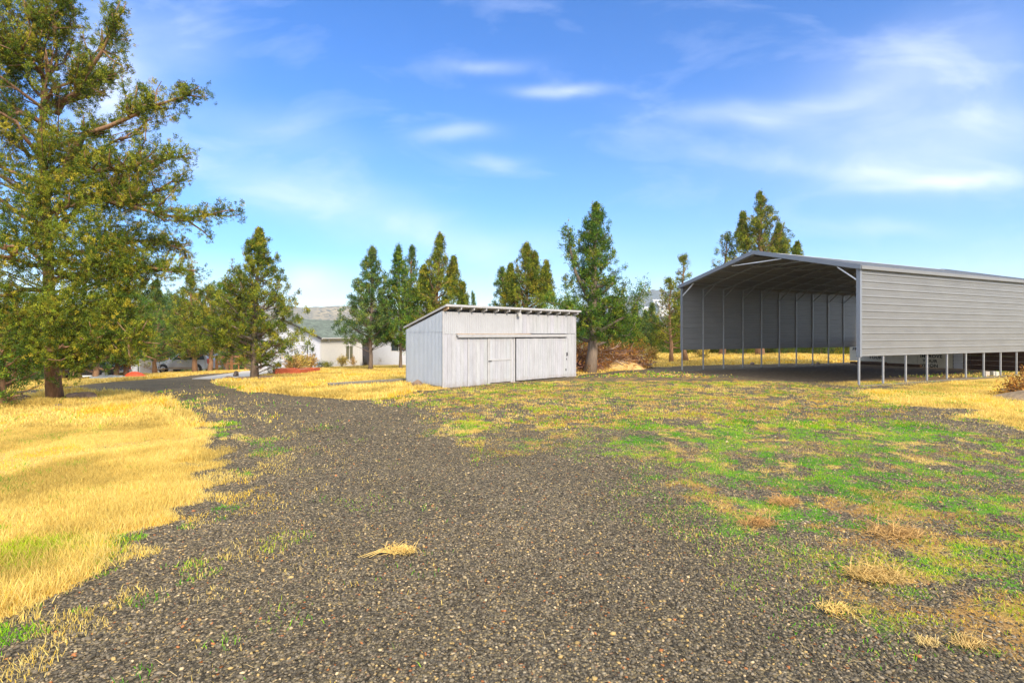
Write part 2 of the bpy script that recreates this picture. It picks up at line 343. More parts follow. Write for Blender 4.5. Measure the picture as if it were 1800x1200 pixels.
# ------------------------------------------------------------------ ground
def grid_axis(lo, hi, step, far):
    a = np.arange(lo, hi+step/2, step); r = []; s = step; x = hi
    while x < far: s *= 1.16; x += s; r.append(x)
    l = []; s = step; x = lo
    while x > -far: s *= 1.16; x -= s; l.append(x)
    return np.concatenate([l[::-1], a, r])
gx = grid_axis(-24, 26, .1, 2400); gy = grid_axis(1, 40, .1, 2400)
X, Y = np.meshgrid(gx, gy); nx, ny = len(gx), len(gy)
Z = zt(X, Y)
dryM, greenM, orM, thinM, cpM = masks(X.ravel(), Y.ravel())
ii = np.arange(nx*ny).reshape(ny, nx)
Fq = np.stack([ii[:-1, :-1], ii[:-1, 1:], ii[1:, 1:], ii[1:, :-1]], -1).reshape(-1, 4)
def ground_material():
    m = bpy.data.materials.new('gravel_and_grass_ground'); m.use_nodes = True; t = m.node_tree; b = t.nodes['Principled BSDF']
    b.inputs['Roughness'].default_value = .95; b.inputs['Specular IOR Level'].default_value = .12
    tcn = N(t, 'ShaderNodeTexCoord'); P = tcn.outputs['Object']
    def noise(s, d=4, r=.6):
        n = N(t, 'ShaderNodeTexNoise'); n.inputs['Scale'].default_value = s; n.inputs['Detail'].default_value = d; n.inputs['Roughness'].default_value = r; t.links.new(P, n.inputs['Vector']); return n.outputs[0]
    def ramp(v, pts):
        n = N(t, 'ShaderNodeValToRGB'); e = n.color_ramp.elements
        while len(e) < len(pts): e.new(.5)
        for k, (p, c_) in enumerate(pts): e[k].position = p; e[k].color = (*c_, 1)
        t.links.new(v, n.inputs[0]); return n.outputs[0]
    def mr(v, a, b_, c_=0, d_=1):
        n = N(t, 'ShaderNodeMapRange'); n.inputs['From Min'].default_value = a; n.inputs['From Max'].default_value = b_; n.inputs['To Min'].default_value = c_; n.inputs['To Max'].default_value = d_; t.links.new(v, n.inputs['Value']); return n.outputs[0]
    vo = N(t, 'ShaderNodeTexVoronoi'); vo.inputs['Scale'].default_value = 54; t.links.new(P, vo.inputs['Vector'])
    vs = N(t, 'ShaderNodeSeparateColor'); t.links.new(vo.outputs['Color'], vs.inputs[0])
    gravel = ramp(vs.outputs[0], [(0, (.055, .045, .03)), (.35, (.11, .09, .06)), (.6, (.175, .142, .095)), (.78, (.24, .19, .105)), (.9, (.34, .25, .12)), (.97, (.40, .33, .22)), (1, (.28, .09, .02))])
    vd = mr(vo.outputs['Distance'], .25, .75, 1, .45)
    gs = N(t, 'ShaderNodeVectorMath', operation='SCALE'); t.links.new(gravel, gs.inputs[0]); t.links.new(vd, gs.inputs['Scale'])
    big = mr(noise(.5, 3), .35, .65, .86, 1.14); g2 = N(t, 'ShaderNodeVectorMath', operation='SCALE'); t.links.new(gs.outputs[0], g2.inputs[0]); t.links.new(big, g2.inputs['Scale'])
    A = N(t, 'ShaderNodeAttribute', attribute_name='cover'); As = N(t, 'ShaderNodeSeparateColor'); t.links.new(A.outputs['Color'], As.inputs[0])
    fine = noise(14, 6, .75); mid = noise(3.2, 5, .7)
    straw = ramp(noise(9, 7, .8), [(.3, (.36, .22, .05)), (.5, (.60, .40, .09)), (.7, (.80, .57, .16))])
    thin = ramp(noise(7, 7, .8), [(.35, (.30, .20, .13)), (.5, (.42, .31, .19)), (.65, (.60, .46, .25))])
    A2 = N(t, 'ShaderNodeAttribute', attribute_name='wear'); A2s = N(t, 'ShaderNodeSeparateColor'); t.links.new(A2.outputs['Color'], A2s.inputs[0])
    straw = mixc(t, mth(t, 'MULTIPLY', A2s.outputs[0], mr(mid, .35, .6)), straw, thin)
    far = ramp(noise(.02, 5), [(.35, (.05, .075, .02)), (.55, (.11, .12, .04)), (.7, (.22, .19, .08))])
    c = mixc(t, mr(mth(t, 'ADD', As.outputs[0], mth(t, 'MULTIPLY', mth(t, 'SUBTRACT', fine, .5), 1.1)), .35, .6), g2.outputs[0], straw)
    greenc = ramp(noise(11, 6, .8), [(.3, (.05, .15, .01)), (.6, (.12, .30, .015)), (.75, (.28, .36, .03))])
    c = mixc(t, mth(t, 'MULTIPLY', mr(mth(t, 'ADD', As.outputs[1], mth(t, 'MULTIPLY', mth(t, 'SUBTRACT', fine, .5), 1.6)), .55, .9), .8), c, greenc)
    orc = ramp(noise(12, 6, .8), [(.3, (.20, .10, .03)), (.6, (.42, .24, .07)), (.75, (.55, .38, .14))])
    c = mixc(t, mth(t, 'MULTIPLY', mr(mth(t, 'ADD', As.outputs[2], mth(t, 'MULTIPLY', mth(t, 'SUBTRACT', fine, .5), 1.8)), .6, .95), .75), c, orc)
    soil = ramp(noise(6, 6), [(.3, (.08, .055, .035)), (.7, (.24, .17, .10))])
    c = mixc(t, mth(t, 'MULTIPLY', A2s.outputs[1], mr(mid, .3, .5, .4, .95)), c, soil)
    c = mixc(t, A2s.outputs[2], c, far)
    t.links.new(c, b.inputs['Base Color'])
    h = mth(t, 'ADD', mth(t, 'MULTIPLY', vo.outputs['Distance'], -1.0), mth(t, 'MULTIPLY', fine, .8))
    bp = N(t, 'ShaderNodeBump'); bp.inputs['Strength'].default_value = .8; bp.inputs['Distance'].default_value = .012
    t.links.new(h, bp.inputs['Height']); t.links.new(bp.outputs[0], b.inputs['Normal'])
    return m
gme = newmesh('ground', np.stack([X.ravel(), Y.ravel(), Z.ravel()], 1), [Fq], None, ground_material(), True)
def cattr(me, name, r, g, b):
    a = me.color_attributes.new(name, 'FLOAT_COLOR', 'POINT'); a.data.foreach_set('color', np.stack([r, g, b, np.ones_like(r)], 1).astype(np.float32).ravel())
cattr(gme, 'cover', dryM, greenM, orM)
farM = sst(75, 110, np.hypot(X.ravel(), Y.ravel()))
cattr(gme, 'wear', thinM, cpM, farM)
tag(link('ground', gme), kind='structure')

# ------------------------------------------------------------------ hills and far slopes
def hill(name, cx, cy, L, D, H, ang, seed, cols, nxs=160, nys=40, base=-16):
    u = np.linspace(-1, 1, nxs); v = np.linspace(0, 1, nys); UU, VV = np.meshgrid(u, v)
    prof = np.clip(1-np.abs(UU)**3, 0, 1)
    h = H*sst(0, 1, VV)*prof*(1+.25*(fbm(UU*4, VV*2, 1.2, 4, seed)-.5))
    h = h+H*.16*(fbm(UU*12, VV*6, 1.1, 4, seed+3)-.5)*sst(0, .3, VV)*prof
    x = UU*L; y = VV*D; ca, sa = math.cos(ang), math.sin(ang)
    Xh = cx+x*ca-y*sa; Yh = cy+x*sa+y*ca
    idx = np.arange(nxs*nys).reshape(nys, nxs)
    fq = np.stack([idx[:-1, :-1], idx[:-1, 1:], idx[1:, 1:], idx[1:, :-1]], -1).reshape(-1, 4)
    m = bpy.data.materials.new(name); m.use_nodes = True; t = m.node_tree; b = t.nodes['Principled BSDF']; b.inputs['Roughness'].default_value = .95
    tcn = N(t, 'ShaderNodeTexCoord')
    vo = N(t, 'ShaderNodeTexVoronoi'); vo.inputs['Scale'].default_value = .085; t.links.new(tcn.outputs['Object'], vo.inputs['Vector'])
    n = N(t, 'ShaderNodeTexNoise'); n.inputs['Scale'].default_value = .007; n.inputs['Detail'].default_value = 7; n.inputs['Roughness'].default_value = .65; t.links.new(tcn.outputs['Object'], n.inputs['Vector'])
    rp = N(t, 'ShaderNodeValToRGB'); e = rp.color_ramp.elements; e[0].position = .4; e[0].color = (*cols[0], 1); e[1].position = .62; e[1].color = (*cols[1], 1); t.links.new(n.outputs[0], rp.inputs[0])
    th = mth(t, 'MULTIPLY_ADD', n.outputs[0], cols[3], .0)
    f = mth(t, 'LESS_THAN', vo.outputs['Distance'], th)
    c = mixc(t, f, rp.outputs[0], cols[2]); t.links.new(c, b.inputs['Base Color'])
    me = newmesh(name, np.stack([Xh.ravel(), Yh.ravel(), (base+h).ravel()], 1), [fq], None, m, True)
    return tag(link(name, me), kind='structure')
hill('hill', -560, 1150, 900, 500, 100, R(10), 3, ((.17, .14, .08), (.36, .27, .13), (.05, .055, .03), .8))
hill('hill', 560, 1500, 620, 700, 195, R(-14), 8, ((.05, .065, .05), (.11, .10, .07), (.025, .035, .025), .85))
hill('hill', 1500, 1600, 800, 600, 120, R(-28), 11, ((.05, .065, .05), (.11, .10, .07), (.025, .035, .025), .85))
hill('hill', -1600, 900, 900, 500, 90, R(40), 13, ((.26, .20, .11), (.45, .36, .19), (.07, .08, .05), .7))

# ------------------------------------------------------------------ trees
PAL = {'olive': np.array([(.06, .105, .010), (.135, .18, .014), (.25, .27, .02), (.36, .30, .025), (.13, .10, .015)]),
       'green': np.array([(.035, .095, .012), (.08, .165, .015), (.165, .25, .02), (.27, .28, .025), (.075, .08, .015)]),
       'blue': np.array([(.045, .105, .025), (.09, .16, .035), (.15, .22, .04), (.23, .25, .04), (.075, .08, .02)])}
class Tree:
    def __init__(s, seed): s.r = np.random.RandomState(seed); s.wood = MB(); s.cl = []
    def limb(s, p0, p1, r0, sag=.05, n=6, wob=.04, sides=6):
        p0 = np.array(p0, float); p1 = np.array(p1, float); L = np.linalg.norm(p1-p0)
        t = np.linspace(0, 1, n)[:, None]
        P = p0+(p1-p0)*t; P[:, 2:] -= sag*L*np.sin(t*math.pi)
        P[1:-1] += s.r.randn(n-2, 3)*wob*L
        s.wood.tube(P, r0*(1-.85*t[:, 0])+.006, sides)
        return P
    def clump(s, c, rad, d=(0, 0, 1), dens=1.): s.cl.append((*c, rad, *d, dens))
    def dress(s, P, L, rad, start=.3, step=.3, dens=1., side=.35, twigs=True):
        """foliage clumps along polyline P"""
        r = s.r; m = max(2, int(L*(1-start)/step))
        for k in range(m):
            u = start+(1-start)*(k+r.rand()*.8)/m; f = min(u, .999)*(len(P)-1); i = int(f); p = P[i]+(P[i+1]-P[i])*(f-i)
            off = np.clip(r.randn(3), -1.4, 1.4)*side*L*.3*(1.1-u*.6); off[2] = abs(off[2])*.6-.02*L
            q = p+off
            if twigs and np.linalg.norm(off) > rad*.8: s.wood.tube([p, (p+q)/2+r.randn(3)*.02, q], [.018, .012, .006], 4, cap=False)
            s.clump(q, rad*(.65+.6*r.rand()), P[-1]-P[0], dens)
    def volume(s, K, H, clear, Rm, pf, ax, rad, gap=.42, seed=0):
        r = s.r; k = 0; a1, a2 = r.rand()*6, r.rand()*6
        for _ in range(K*4):
            if k >= K: break
            t = r.rand(); w_ = pf(t)
            if r.rand() > w_+.12: continue
            az = r.rand()*2*math.pi; lob = 1+.11*math.sin(3*az+a1+t*7)+.11*math.sin(5*az+a2-t*17)+.05*r.randn()
            q = Rm*w_*(.18+.80*r.rand()**.6)*min(lob, 1.12); z = clear+(H*.985-clear)*t+.32*q*r.rand()
            p = np.array(ax(z/H))+np.array([math.cos(az)*q, math.sin(az)*q, 0]); p[2] = z
            if vnoise(p[0]*1.3/max(rad, .25)*.5+p[2]*.31+seed, p[1]*1.3/max(rad, .25)*.5+p[2]*1.15/max(rad, .25)*.5) < gap: continue
            if r.rand() < .16 and q > .3*Rm*w_: a_ = np.array(ax(max(0, z-.45*q)/H)); a_[2] = z-.45*q; s.wood.tube([a_, (a_+p)/2+r.randn(3)*.03*q, p], [.022, .014, .005], 4, cap=False)
            s.clump(p, rad*(.5+.6*r.rand())*(.55+.55*min(1, w_*1.4)), (math.cos(az)*.5, math.sin(az)*.5, 1.), 1.); k += 1
    def foliage(s, n_tuft, n_leaf, leaf, pal, flat=1.6, aspect=.34):
        r = s.r; C = np.array(s.cl); K = len(C)
        D = C[:, 4:7]; D = D/(np.linalg.norm(D, axis=1, keepdims=True)+1e-9)
        keep = np.maximum(2, (n_tuft*C[:, 7]*.62).astype(int)); ci = np.repeat(np.arange(K), keep); T = len(ci)
        o = r.randn(T, 3); o /= np.linalg.norm(o, axis=1, keepdims=True); o *= (r.rand(T, 1)**.45); o[:, 2] *= flat
        tp = C[ci, :3]+o*C[ci, 3:4]
        td = o*.8+D[ci]*.5+np.array([0, 0, .75])+r.randn(T, 3)*.35; td /= np.linalg.norm(td, axis=1, keepdims=True)
        li = np.repeat(np.arange(T), n_leaf); n = len(li)
        ld = td[li]+r.randn(n, 3)*.55; ld /= np.linalg.norm(ld, axis=1, keepdims=True)
        sz = leaf*(.6+.8*r.rand(n, 1)); base = tp[li]+r.randn(n, 3)*leaf*.55+td[li]*leaf*(r.rand(n, 1)*1.6-.4)
        sd_ = np.cross(ld, r.randn(n, 3)); sd_ /= np.linalg.norm(sd_, axis=1, keepdims=True)+1e-9; wd = sz*aspect
        V = np.stack([base, base+ld*sz*.5+sd_*wd*.5, base+ld*sz, base+ld*sz*.5-sd_*wd*.5], 1).reshape(-1, 3)
        Fq = np.arange(4*n).reshape(n, 4)
        P = PAL[pal]; cw = r.choice(len(P), K, p=[.26, .32, .22, .12, .08]); tw = np.where(r.rand(T) < .6, cw[ci], r.choice(len(P), T, p=[.3, .34, .2, .1, .06]))
        ct = P[tw][li]*(.65+.7*r.rand(n, 1))*(.65+.7*r.rand(T, 1))[li]
        return V, Fq, np.repeat(ct, 4, 0)
    def build(s, root, n_tuft, n_leaf, leaf, pal, bark, **kw):
        V, Fq, T = s.foliage(n_tuft, n_leaf, leaf, pal, **kw)
        o = s.wood.build('trunk', M[bark], root, smooth=True)
        link('crown', newmesh('crown', V, [Fq], T, M['leaf']), root)
def juniper(seed, H, Rm, clear, prof='cone', nb=34, rad=.3, n_tuft=16, n_leaf=12, leaf=.07, pal='olive', bark='bark', tr=None, loc=(0, 0, 0),
            label='', group=None, dens=1., lean=(0, 0), name='juniper_tree', azim=None, fork=0, extra=None, top=1.0, start=.25, vol=1., gap=.30, lift=0.):
    """a conifer: trunk, limbs, foliage clumps; prof gives the outline"""
    T = Tree(seed); r = T.r; tr = tr or H*.022
    root = thing(name, label, 'tree', loc, group)
    n = 9; tt = np.linspace(0, 1, n); wob = np.cumsum(r.randn(n, 2)*.010*H, 0); wob[0] = 0
    axis = np.stack([wob[:, 0]+lean[0]*tt, wob[:, 1]+lean[1]*tt, tt*H*.97], 1)
    radp = tr*(1-tt)**.8+.012; radp[0] *= 1.35
    axis[0, 2] = -.25
    T.wood.tube(axis, radp, 10)
    def ax(t): f = min(max(t, 0), .999)*(n-1); i = int(f); return axis[i]+(axis[i+1]-axis[i])*(f-i)
    def pf(t):
        if prof == 'cone': return (1-t)**.92*(.45+.55*min(1, (t+.02)/.14))+.02
        if prof == 'column': return (1-t)**.62*(.7+.3*min(1, t/.2))*(.95)+.03
        if prof == 'irregular': return (.55+.45*math.sin(t*9+seed))*(1-t)**.5*.9+.12
        if prof == 'round': return math.sin(math.pi*min(1, .18+.82*t))**.6+.05
        if prof == 'sparse': return (1-t)**.7*.9+.12
    for k in range(nb):
        t = (k+.5*r.rand())/nb; az = k*2.39996+r.randn()*.3
        if azim is not None and r.rand() < .5: az = azim+r.randn()*.7
        z = clear+(H*top-clear)*t; p0 = ax(z/H); L = Rm*pf(t)*(.55+.38*r.rand())
        el = R(8+lift+48*t+r.randn()*10); d = np.array([math.cos(az)*math.cos(el), math.sin(az)*math.cos(el), math.sin(el)])
        P = T.limb(p0, p0+d*L+np.array([0, 0, .18*L*(t+.2)]), tr*(.42*(1-t)+.10), sag=.06)
        T.dress(P, L, rad*(.34+.25*min(1, L/Rm+.2)), start=start, step=rad*.7, dens=dens*.5, side=.42)
        for j in range(int(2+L*1.2)):
            u = .35+.6*r.rand(); i = int(u*5); q = P[i]+(P[min(i+1, 5)]-P[i])*(u*5-i)
            a2 = az+r.choice([-1, 1])*(.5+.5*r.rand()); e2 = el+R(25*r.rand()); l2 = L*.38*(1.15-u)
            P2 = T.limb(q, q+l2*np.array([math.cos(a2)*math.cos(e2), math.sin(a2)*math.cos(e2), math.sin(e2)]), .02+.01*L, n=4, sides=4)
            T.dress(P2, l2, rad*.45, start=.3, step=rad*.7, dens=dens*.5, side=.4, twigs=False)
    if vol: T.volume(int(vol*Rm*(H-clear)*2.6/rad**1.7), H, clear, Rm, pf, ax, rad*.44, gap, seed*1.7)
    for k in range(9): T.clump(ax(1.0-.014*k)+np.array([r.randn()*.02*k, r.randn()*.02*k, H*.02]), rad*(.16+.07*k), dens=dens*.6)
    if extra: extra(T, loc)
    T.build(root, n_tuft, n_leaf, leaf, pal, bark)
    return root
def copy_tree(o, loc, rz=0., s=1., label=None, sz=None):
    c = o.copy(); col.objects.link(c); c.location = loc; c.rotation_euler = (0, 0, rz); c.scale = (s, s, sz or s)
    if label: c['label'] = label
    for ch in list(o.children):
        d = ch.copy(); col.objects.link(d); d.parent = c
    return c

# big juniper on the left, with the limbs that reach over the drive
B1 = G(98, 702)
def big_extra(T, loc):
    def w2(px, py, Y): p = at(px, py, Y); return (p[0]-loc[0], p[1]-loc[1], p[2]-loc[2])
    Yt = loc[1]
    L = [ [(100, 330, 0), (150, 236, -.8), (230, 205, -1.2), (300, 180, -1.4), (350, 152, -1.5)],
          [(100, 190, 0), (140, 150, -.6), (190, 80, -1.), (200, 35, -1.2)],
          [(100, 200, 0), (130, 168, .6), (160, 150, .9), (205, 128, 1.)],
          [(100, 60, 0), (60, 50, -.8), (100, 20, -1), (125, 5, -1.2)],
          [(100, 400, 0), (150, 345, -.9), (225, 362, -1.4), (330, 385, -1.8), (410, 368, -2.)],
          [(100, 480, 0), (190, 485, -.8), (260, 470, -1.2), (345, 475, -1.6)],
          [(100, 360, 0), (180, 345, 1.), (260, 350, 1.6), (330, 300, 1.8)],
          [(100, 300, 0), (190, 300, -1.3), (260, 285, -1.8), (325, 275, -2)],
          [(100, 450, 0), (180, 440, 1.), (250, 420, 1.3), (320, 440, 1.4)],
          [(100, 560, 0), (160, 590, -1), (220, 600, -1.4), (250, 590, -1.6)],
          [(100, 230, 0), (40, 200, -1.), (-30, 215, -1.6), (-120, 180, -2)],
          [(100, 120, 0), (60, 110, -1.), (30, 90, -1.6), (-20, 40, -2)],
          [(105, 640, 0), (130, 625, -.9), (150, 610, -1.4), (170, 600, -1.8)]]
    rr = [q*.72 for q in (.3, .42, .34, .45, .36, .3, .42, .46, .42, .4, .5, .45, .3)]
    for pts, rd in zip(L, rr):
        P = np.array([w2(x, y, Yt+dy) for x, y, dy in pts]); n = len(P)
        f = np.linspace(0, n-1, 9); Q = np.array([P[min(int(a), n-2)]*(1-(a-min(int(a), n-2)))+P[min(int(a), n-2)+1]*(a-min(int(a), n-2)) for a in f])
        Q[1:-1] += T.r.randn(7, 3)*.035
        T.wood.tube(Q, np.linspace(.085, .014, 9), 7)
        Ln = np.linalg.norm(Q[-1]-Q[0])
        T.dress(Q, Ln, rd, start=.42, step=.17, side=.24)
        for j in range(26):
            u = .25+.73*T.r.rand(); i = int(u*8); q = Q[i]
            d = (Q[-1]-Q[0])/Ln*.7+T.r.randn(3)*.5; d[2] += .1; d /= np.linalg.norm(d); l2 = (.4+.9*T.r.rand())*(1.2-.6*u)
            P2 = T.limb(q, q+d*l2, .025, n=4, sides=4); T.dress(P2, l2, rd*.72, start=.35, step=.22, side=.35)
    for (x, y, dy, rd) in [(0, 120, -1, .6), (40, 150, -.4, .6), (60, 250, -1, .8), (0, 300, -1, .8), (120, 280, .5, .7), (170, 290, -1, .6), (200, 420, -1, .7), (60, 420, -1.5, .8), (140, 520, -1.6, .7), (210, 540, -1, .6), (30, 520, -1.8, .8), (60, 350, -1.8, .7), (150, 400, -1.7, .7), (10, 400, -1.8, .7), (90, 560, -1.8, .6), (190, 460, -1.4, .6), (25, 60, -1, .55), (105, 260, -1.2, .55), (95, 330, -1.2, .55), (105, 450, -1.4, .6), (100, 520, -1.4, .6), (170, 350, -1.2, .6), (230, 470, -1.2, .5), (170, 600, -1.2, .5), (130, 620, -1., .4), (80, 600, -1.5, .5), (20, 590, -1.5, .6)]:
        for j in range(34):
            c = np.array(w2(x, y, Yt+dy))+T.r.randn(3)*rd*.62; T.clump(c, .24+.12*T.r.rand())
juniper(11, 12.6, 3.6, 1.55, 'round', nb=44, rad=.36, n_tuft=21, n_leaf=26, leaf=.044, pal='olive', tr=.17, vol=.62, gap=.36, loc=B1, azim=None, extra=big_extra,
        label='huge juniper filling the left edge, long limbs reaching over the driveway', name='juniper_tree')
# dense low juniper, closest to the camera at the left edge
juniper(12, 2.6, 1.2, .35, 'round', nb=26, rad=.36, n_tuft=16, n_leaf=14, leaf=.06, pal='green', loc=(-13.95, 14.5, float(zt(-13.95, 14.5))),
        label='low round bushy juniper cut by the left photo edge, beside the huge trunk', tr=.1, start=.1)

def J(seed, px, py, top, halfw, clearpx, **kw):
    """juniper standing at photo pixel base, with its top row and crown half width"""
    Yd = kw.pop('Y', None)
    if Yd: x = (px-900)/F*Yd; b = (x, Yd, float(zt(x, Yd)))
    else: b = G(px, py)
    pxm = b[1]/F; zb = b[2]; H = (HY-top)*pxm+CH-zb
    clear = max(.2, CH-(clearpx-HY)*pxm-zb)
    sps = kw.pop('spires', ())
    if sps:
        def ex(T, loc):
            for dx, tp, hw, b0 in sps:
                h1 = (HY-tp)*pxm+CH-zb; h0 = (HY-b0)*pxm+CH-zb; x0 = dx*pxm; y0 = T.r.uniform(-.5, .5); rd = kw.get('rad', .3)*.40
                T.wood.tube([(0, 0, h0-abs(x0)*.8), (x0*.8, y0*.8, h0), (x0, y0, h1)], [.06, .045, .008], 5)
                n_ = int(hw*pxm*(h1-h0)*8/rd**1.2)
                for k in range(n_):
                    t = T.r.rand(); w2_ = (1-t)**.8*(.6+.4*min(1, t*4)); a = T.r.rand()*6.28; q = hw*pxm*w2_*T.r.rand()**.6
                    T.clump((x0+q*math.cos(a), y0+q*math.sin(a), h0+(h1-h0)*t), rd*(.5+.6*T.r.rand())*(.5+.5*w2_))
        kw['extra'] = ex
    return juniper(seed, H, halfw*pxm*1.25, clear, loc=b, **kw)
J(21, 447, 667, 403, 96, 640, prof='cone', nb=58, rad=.27, n_tuft=18, n_leaf=12, leaf=.075, pal='olive', bark='barkg', tr=.155, dens=1.0, label='tall cone shaped juniper with a stout trunk at the corner of the concrete apron')
J(22, 651, 651, 435, 56, 606, prof='cone', nb=44, rad=.33, n_tuft=15, n_leaf=11, leaf=.10, pal='blue', bark='barkg', tr=.12, spires=[(22, 530, 20, 600)], label='slender grey green juniper in front of the house window wall')
J(23, 704, 650, 430, 50, 612, prof='cone', nb=42, rad=.33, n_tuft=14, n_leaf=11, leaf=.10, pal='green', bark='barkg', tr=.09, label='tall thin juniper just left of the white shed')
J(24, 770, 650, 409, 58, 600, Y=37, prof='cone', nb=52, rad=.36, n_tuft=15, n_leaf=11, leaf=.10, pal='olive', spires=[(26, 452, 20, 520), (-24, 470, 18, 530), (44, 500, 14, 540)], label='broad juniper rising behind the left end of the shed')
J(25, 729, 650, 432, 22, 560, Y=41, prof='column', nb=26, rad=.28, n_tuft=12, n_leaf=10, leaf=.10, pal='blue', label='narrow juniper spire between the two trees at the shed corner')
J(26, 926, 650, 429, 62, 600, Y=36, prof='cone', nb=46, rad=.36, n_tuft=15, n_leaf=11, leaf=.10, pal='olive', spires=[(34, 462, 20, 530), (-28, 470, 22, 530), (14, 448, 16, 520)], label='juniper rising behind the middle of the shed roof')
J(36, 893, 650, 470, 26, 560, Y=39, prof='column', nb=20, rad=.3, n_tuft=12, n_leaf=10, leaf=.10, pal='green', label='smaller juniper hugging the left side of the tree behind the shed')
def t7_extra(T, loc):
    def w2(px, py, Y): p = at(px, py, Y); return (p[0]-loc[0], p[1]-loc[1], p[2]-loc[2])
    Yt = loc[1]
    for pts, rd in [([(1033, 600, 0), (1065, 575, -.5), (1110, 550, -.8), (1135, 500, -1)], .38), ([(1033, 590, 0), (1070, 590, .5), (1105, 590, .8), (1120, 560, 1)], .36),
                ([(1033, 570, 0), (1010, 545, -.5), (985, 535, -.8), (955, 530, -1)], .36), ([(1033, 520, 0), (1012, 480, -.3), (1003, 440, -.4), (998, 402, -.4)], .26),
                ([(1033, 560, 0), (1060, 540, -.5), (1085, 540, -1), (1100, 500, -1)], .36)]:
        P = np.array([w2(x, y, Yt+dy) for x, y, dy in pts]); T.wood.tube(P, [.12, .08, .05, .02], 6)
        Ln = np.linalg.norm(P[-1]-P[0]); T.dress(P, Ln, rd, start=.3, step=.09, side=.28, twigs=False)
        T.dress(P, Ln, rd, start=.55, step=.12, side=.2, twigs=False)
J(27, 1036, 655, 358, 58, 600, prof='column', nb=52, vol=1.7, gap=.36, rad=.30, n_tuft=16, n_leaf=11, leaf=.085, pal='green', bark='barkg', tr=.27, extra=t7_extra, label='ragged tall juniper with a heavy right side limb at the right end of the shed')
J(28, 1336, 640, 338, 84, 560, Y=46, prof='cone', nb=46, rad=.36, n_tuft=13, n_leaf=9, leaf=.12, pal='olive', gap=.46, dens=.9, spires=[(-34, 378, 18, 440), (36, 396, 18, 450), (62, 430, 14, 470)], label='open crowned tree showing above the carport ridge')
J(29, 1268, 640, 410, 26, 520, Y=47, prof='sparse', nb=18, rad=.34, n_tuft=10, n_leaf=8, leaf=.12, pal='olive', dens=.6, label='thin young tree showing over the left slope of the carport roof')
J(30, 1207, 645, 446, 24, 600, Y=37, prof='sparse', nb=22, rad=.3, n_tuft=11, n_leaf=9, leaf=.10, pal='olive', dens=.7, label='sparse leaning juniper at the left front post of the carport')
J(31, 1180, 645, 490, 34, 610, Y=36.5, prof='sparse', nb=20, rad=.34, n_tuft=12, n_leaf=9, leaf=.10, pal='olive', dens=.7, label='scraggly brown green juniper left of the carport corner')
J(33, 820, 640, 516, 7, 560, Y=60, prof='cone', nb=14, rad=.3, n_tuft=10, n_leaf=8, leaf=.12, pal='green', label='tiny distant tree top over the left part of the shed roof')
J(34, 834, 640, 512, 6, 560, Y=62, prof='cone', nb=14, rad=.3, n_tuft=10, n_leaf=8, leaf=.12, pal='blue', label='second tiny tree top, just right of the other over the shed roof')
# trees along the drive in front of the vehicles
J(41, 343, 656, 476, 50, 630, prof='cone', nb=40, rad=.34, n_tuft=14, n_leaf=11, leaf=.10, pal='olive', tr=.17, label='juniper with an orange trunk in front of the silver vehicle')
J(42, 368, 655, 505, 34, 624, prof='round', nb=30, rad=.34, n_tuft=14, n_leaf=10, leaf=.10, pal='olive', tr=.16, label='shorter juniper at the tail end of the silver vehicle')
J(43, 273, 658, 492, 50, 636, prof='cone', nb=38, rad=.36, n_tuft=14, n_leaf=11, leaf=.10, pal='blue', tr=.15, label='blue green juniper at the nose of the silver vehicle')
J(44, 398, 652, 500, 50, 630, Y=52, prof='round', nb=34, rad=.42, n_tuft=14, n_leaf=10, leaf=.12, pal='green', label='round juniper beyond the orange wood fence')
J(45, 222, 664, 505, 48, 640, prof='round', nb=32, rad=.36, n_tuft=15, n_leaf=11, leaf=.09, pal='green', tr=.14, label='dark juniper standing right behind the red tarp')
J(46, 203, 665, 530, 38, 642, prof='round', nb=30, rad=.34, n_tuft=15, n_leaf=11, leaf=.09, pal='olive', tr=.13, label='juniper between the grey boat and the red tarp')
J(47, 167, 668, 520, 48, 646, prof='round', nb=30, rad=.34, n_tuft=15, n_leaf=11, leaf=.09, pal='green', tr=.15, label='juniper in front of the black car')
J(48, 142, 668, 550, 36, 652, prof='round', nb=26, rad=.34, n_tuft=14, n_leaf=11, leaf=.09, pal='olive', tr=.10, label='small juniper left of the black car')
J(49, 300, 650, 520, 44, 624, Y=60, prof='round', nb=32, rad=.5, n_tuft=14, n_leaf=10, leaf=.14, pal='blue', label='pale juniper in the yard behind the silver vehicle')
J(50, 30, 668, 520, 70, 658, Y=30, prof='round', nb=34, rad=.42, n_tuft=15, n_leaf=11, leaf=.1, pal='green', label='dark juniper across the drive at the far left')
J(51, 250, 655, 500, 52, 636, Y=56, prof='round', nb=30, rad=.46, n_tuft=14, n_leaf=10, leaf=.13, pal='blue', label='pale juniper rising between the tin shed and the pale car')
J(52, 112, 664, 545, 40, 652, Y=34, prof='round', nb=26, rad=.36, n_tuft=14, n_leaf=10, leaf=.1, pal='green', label='juniper seen right behind the huge trunk across the drive')
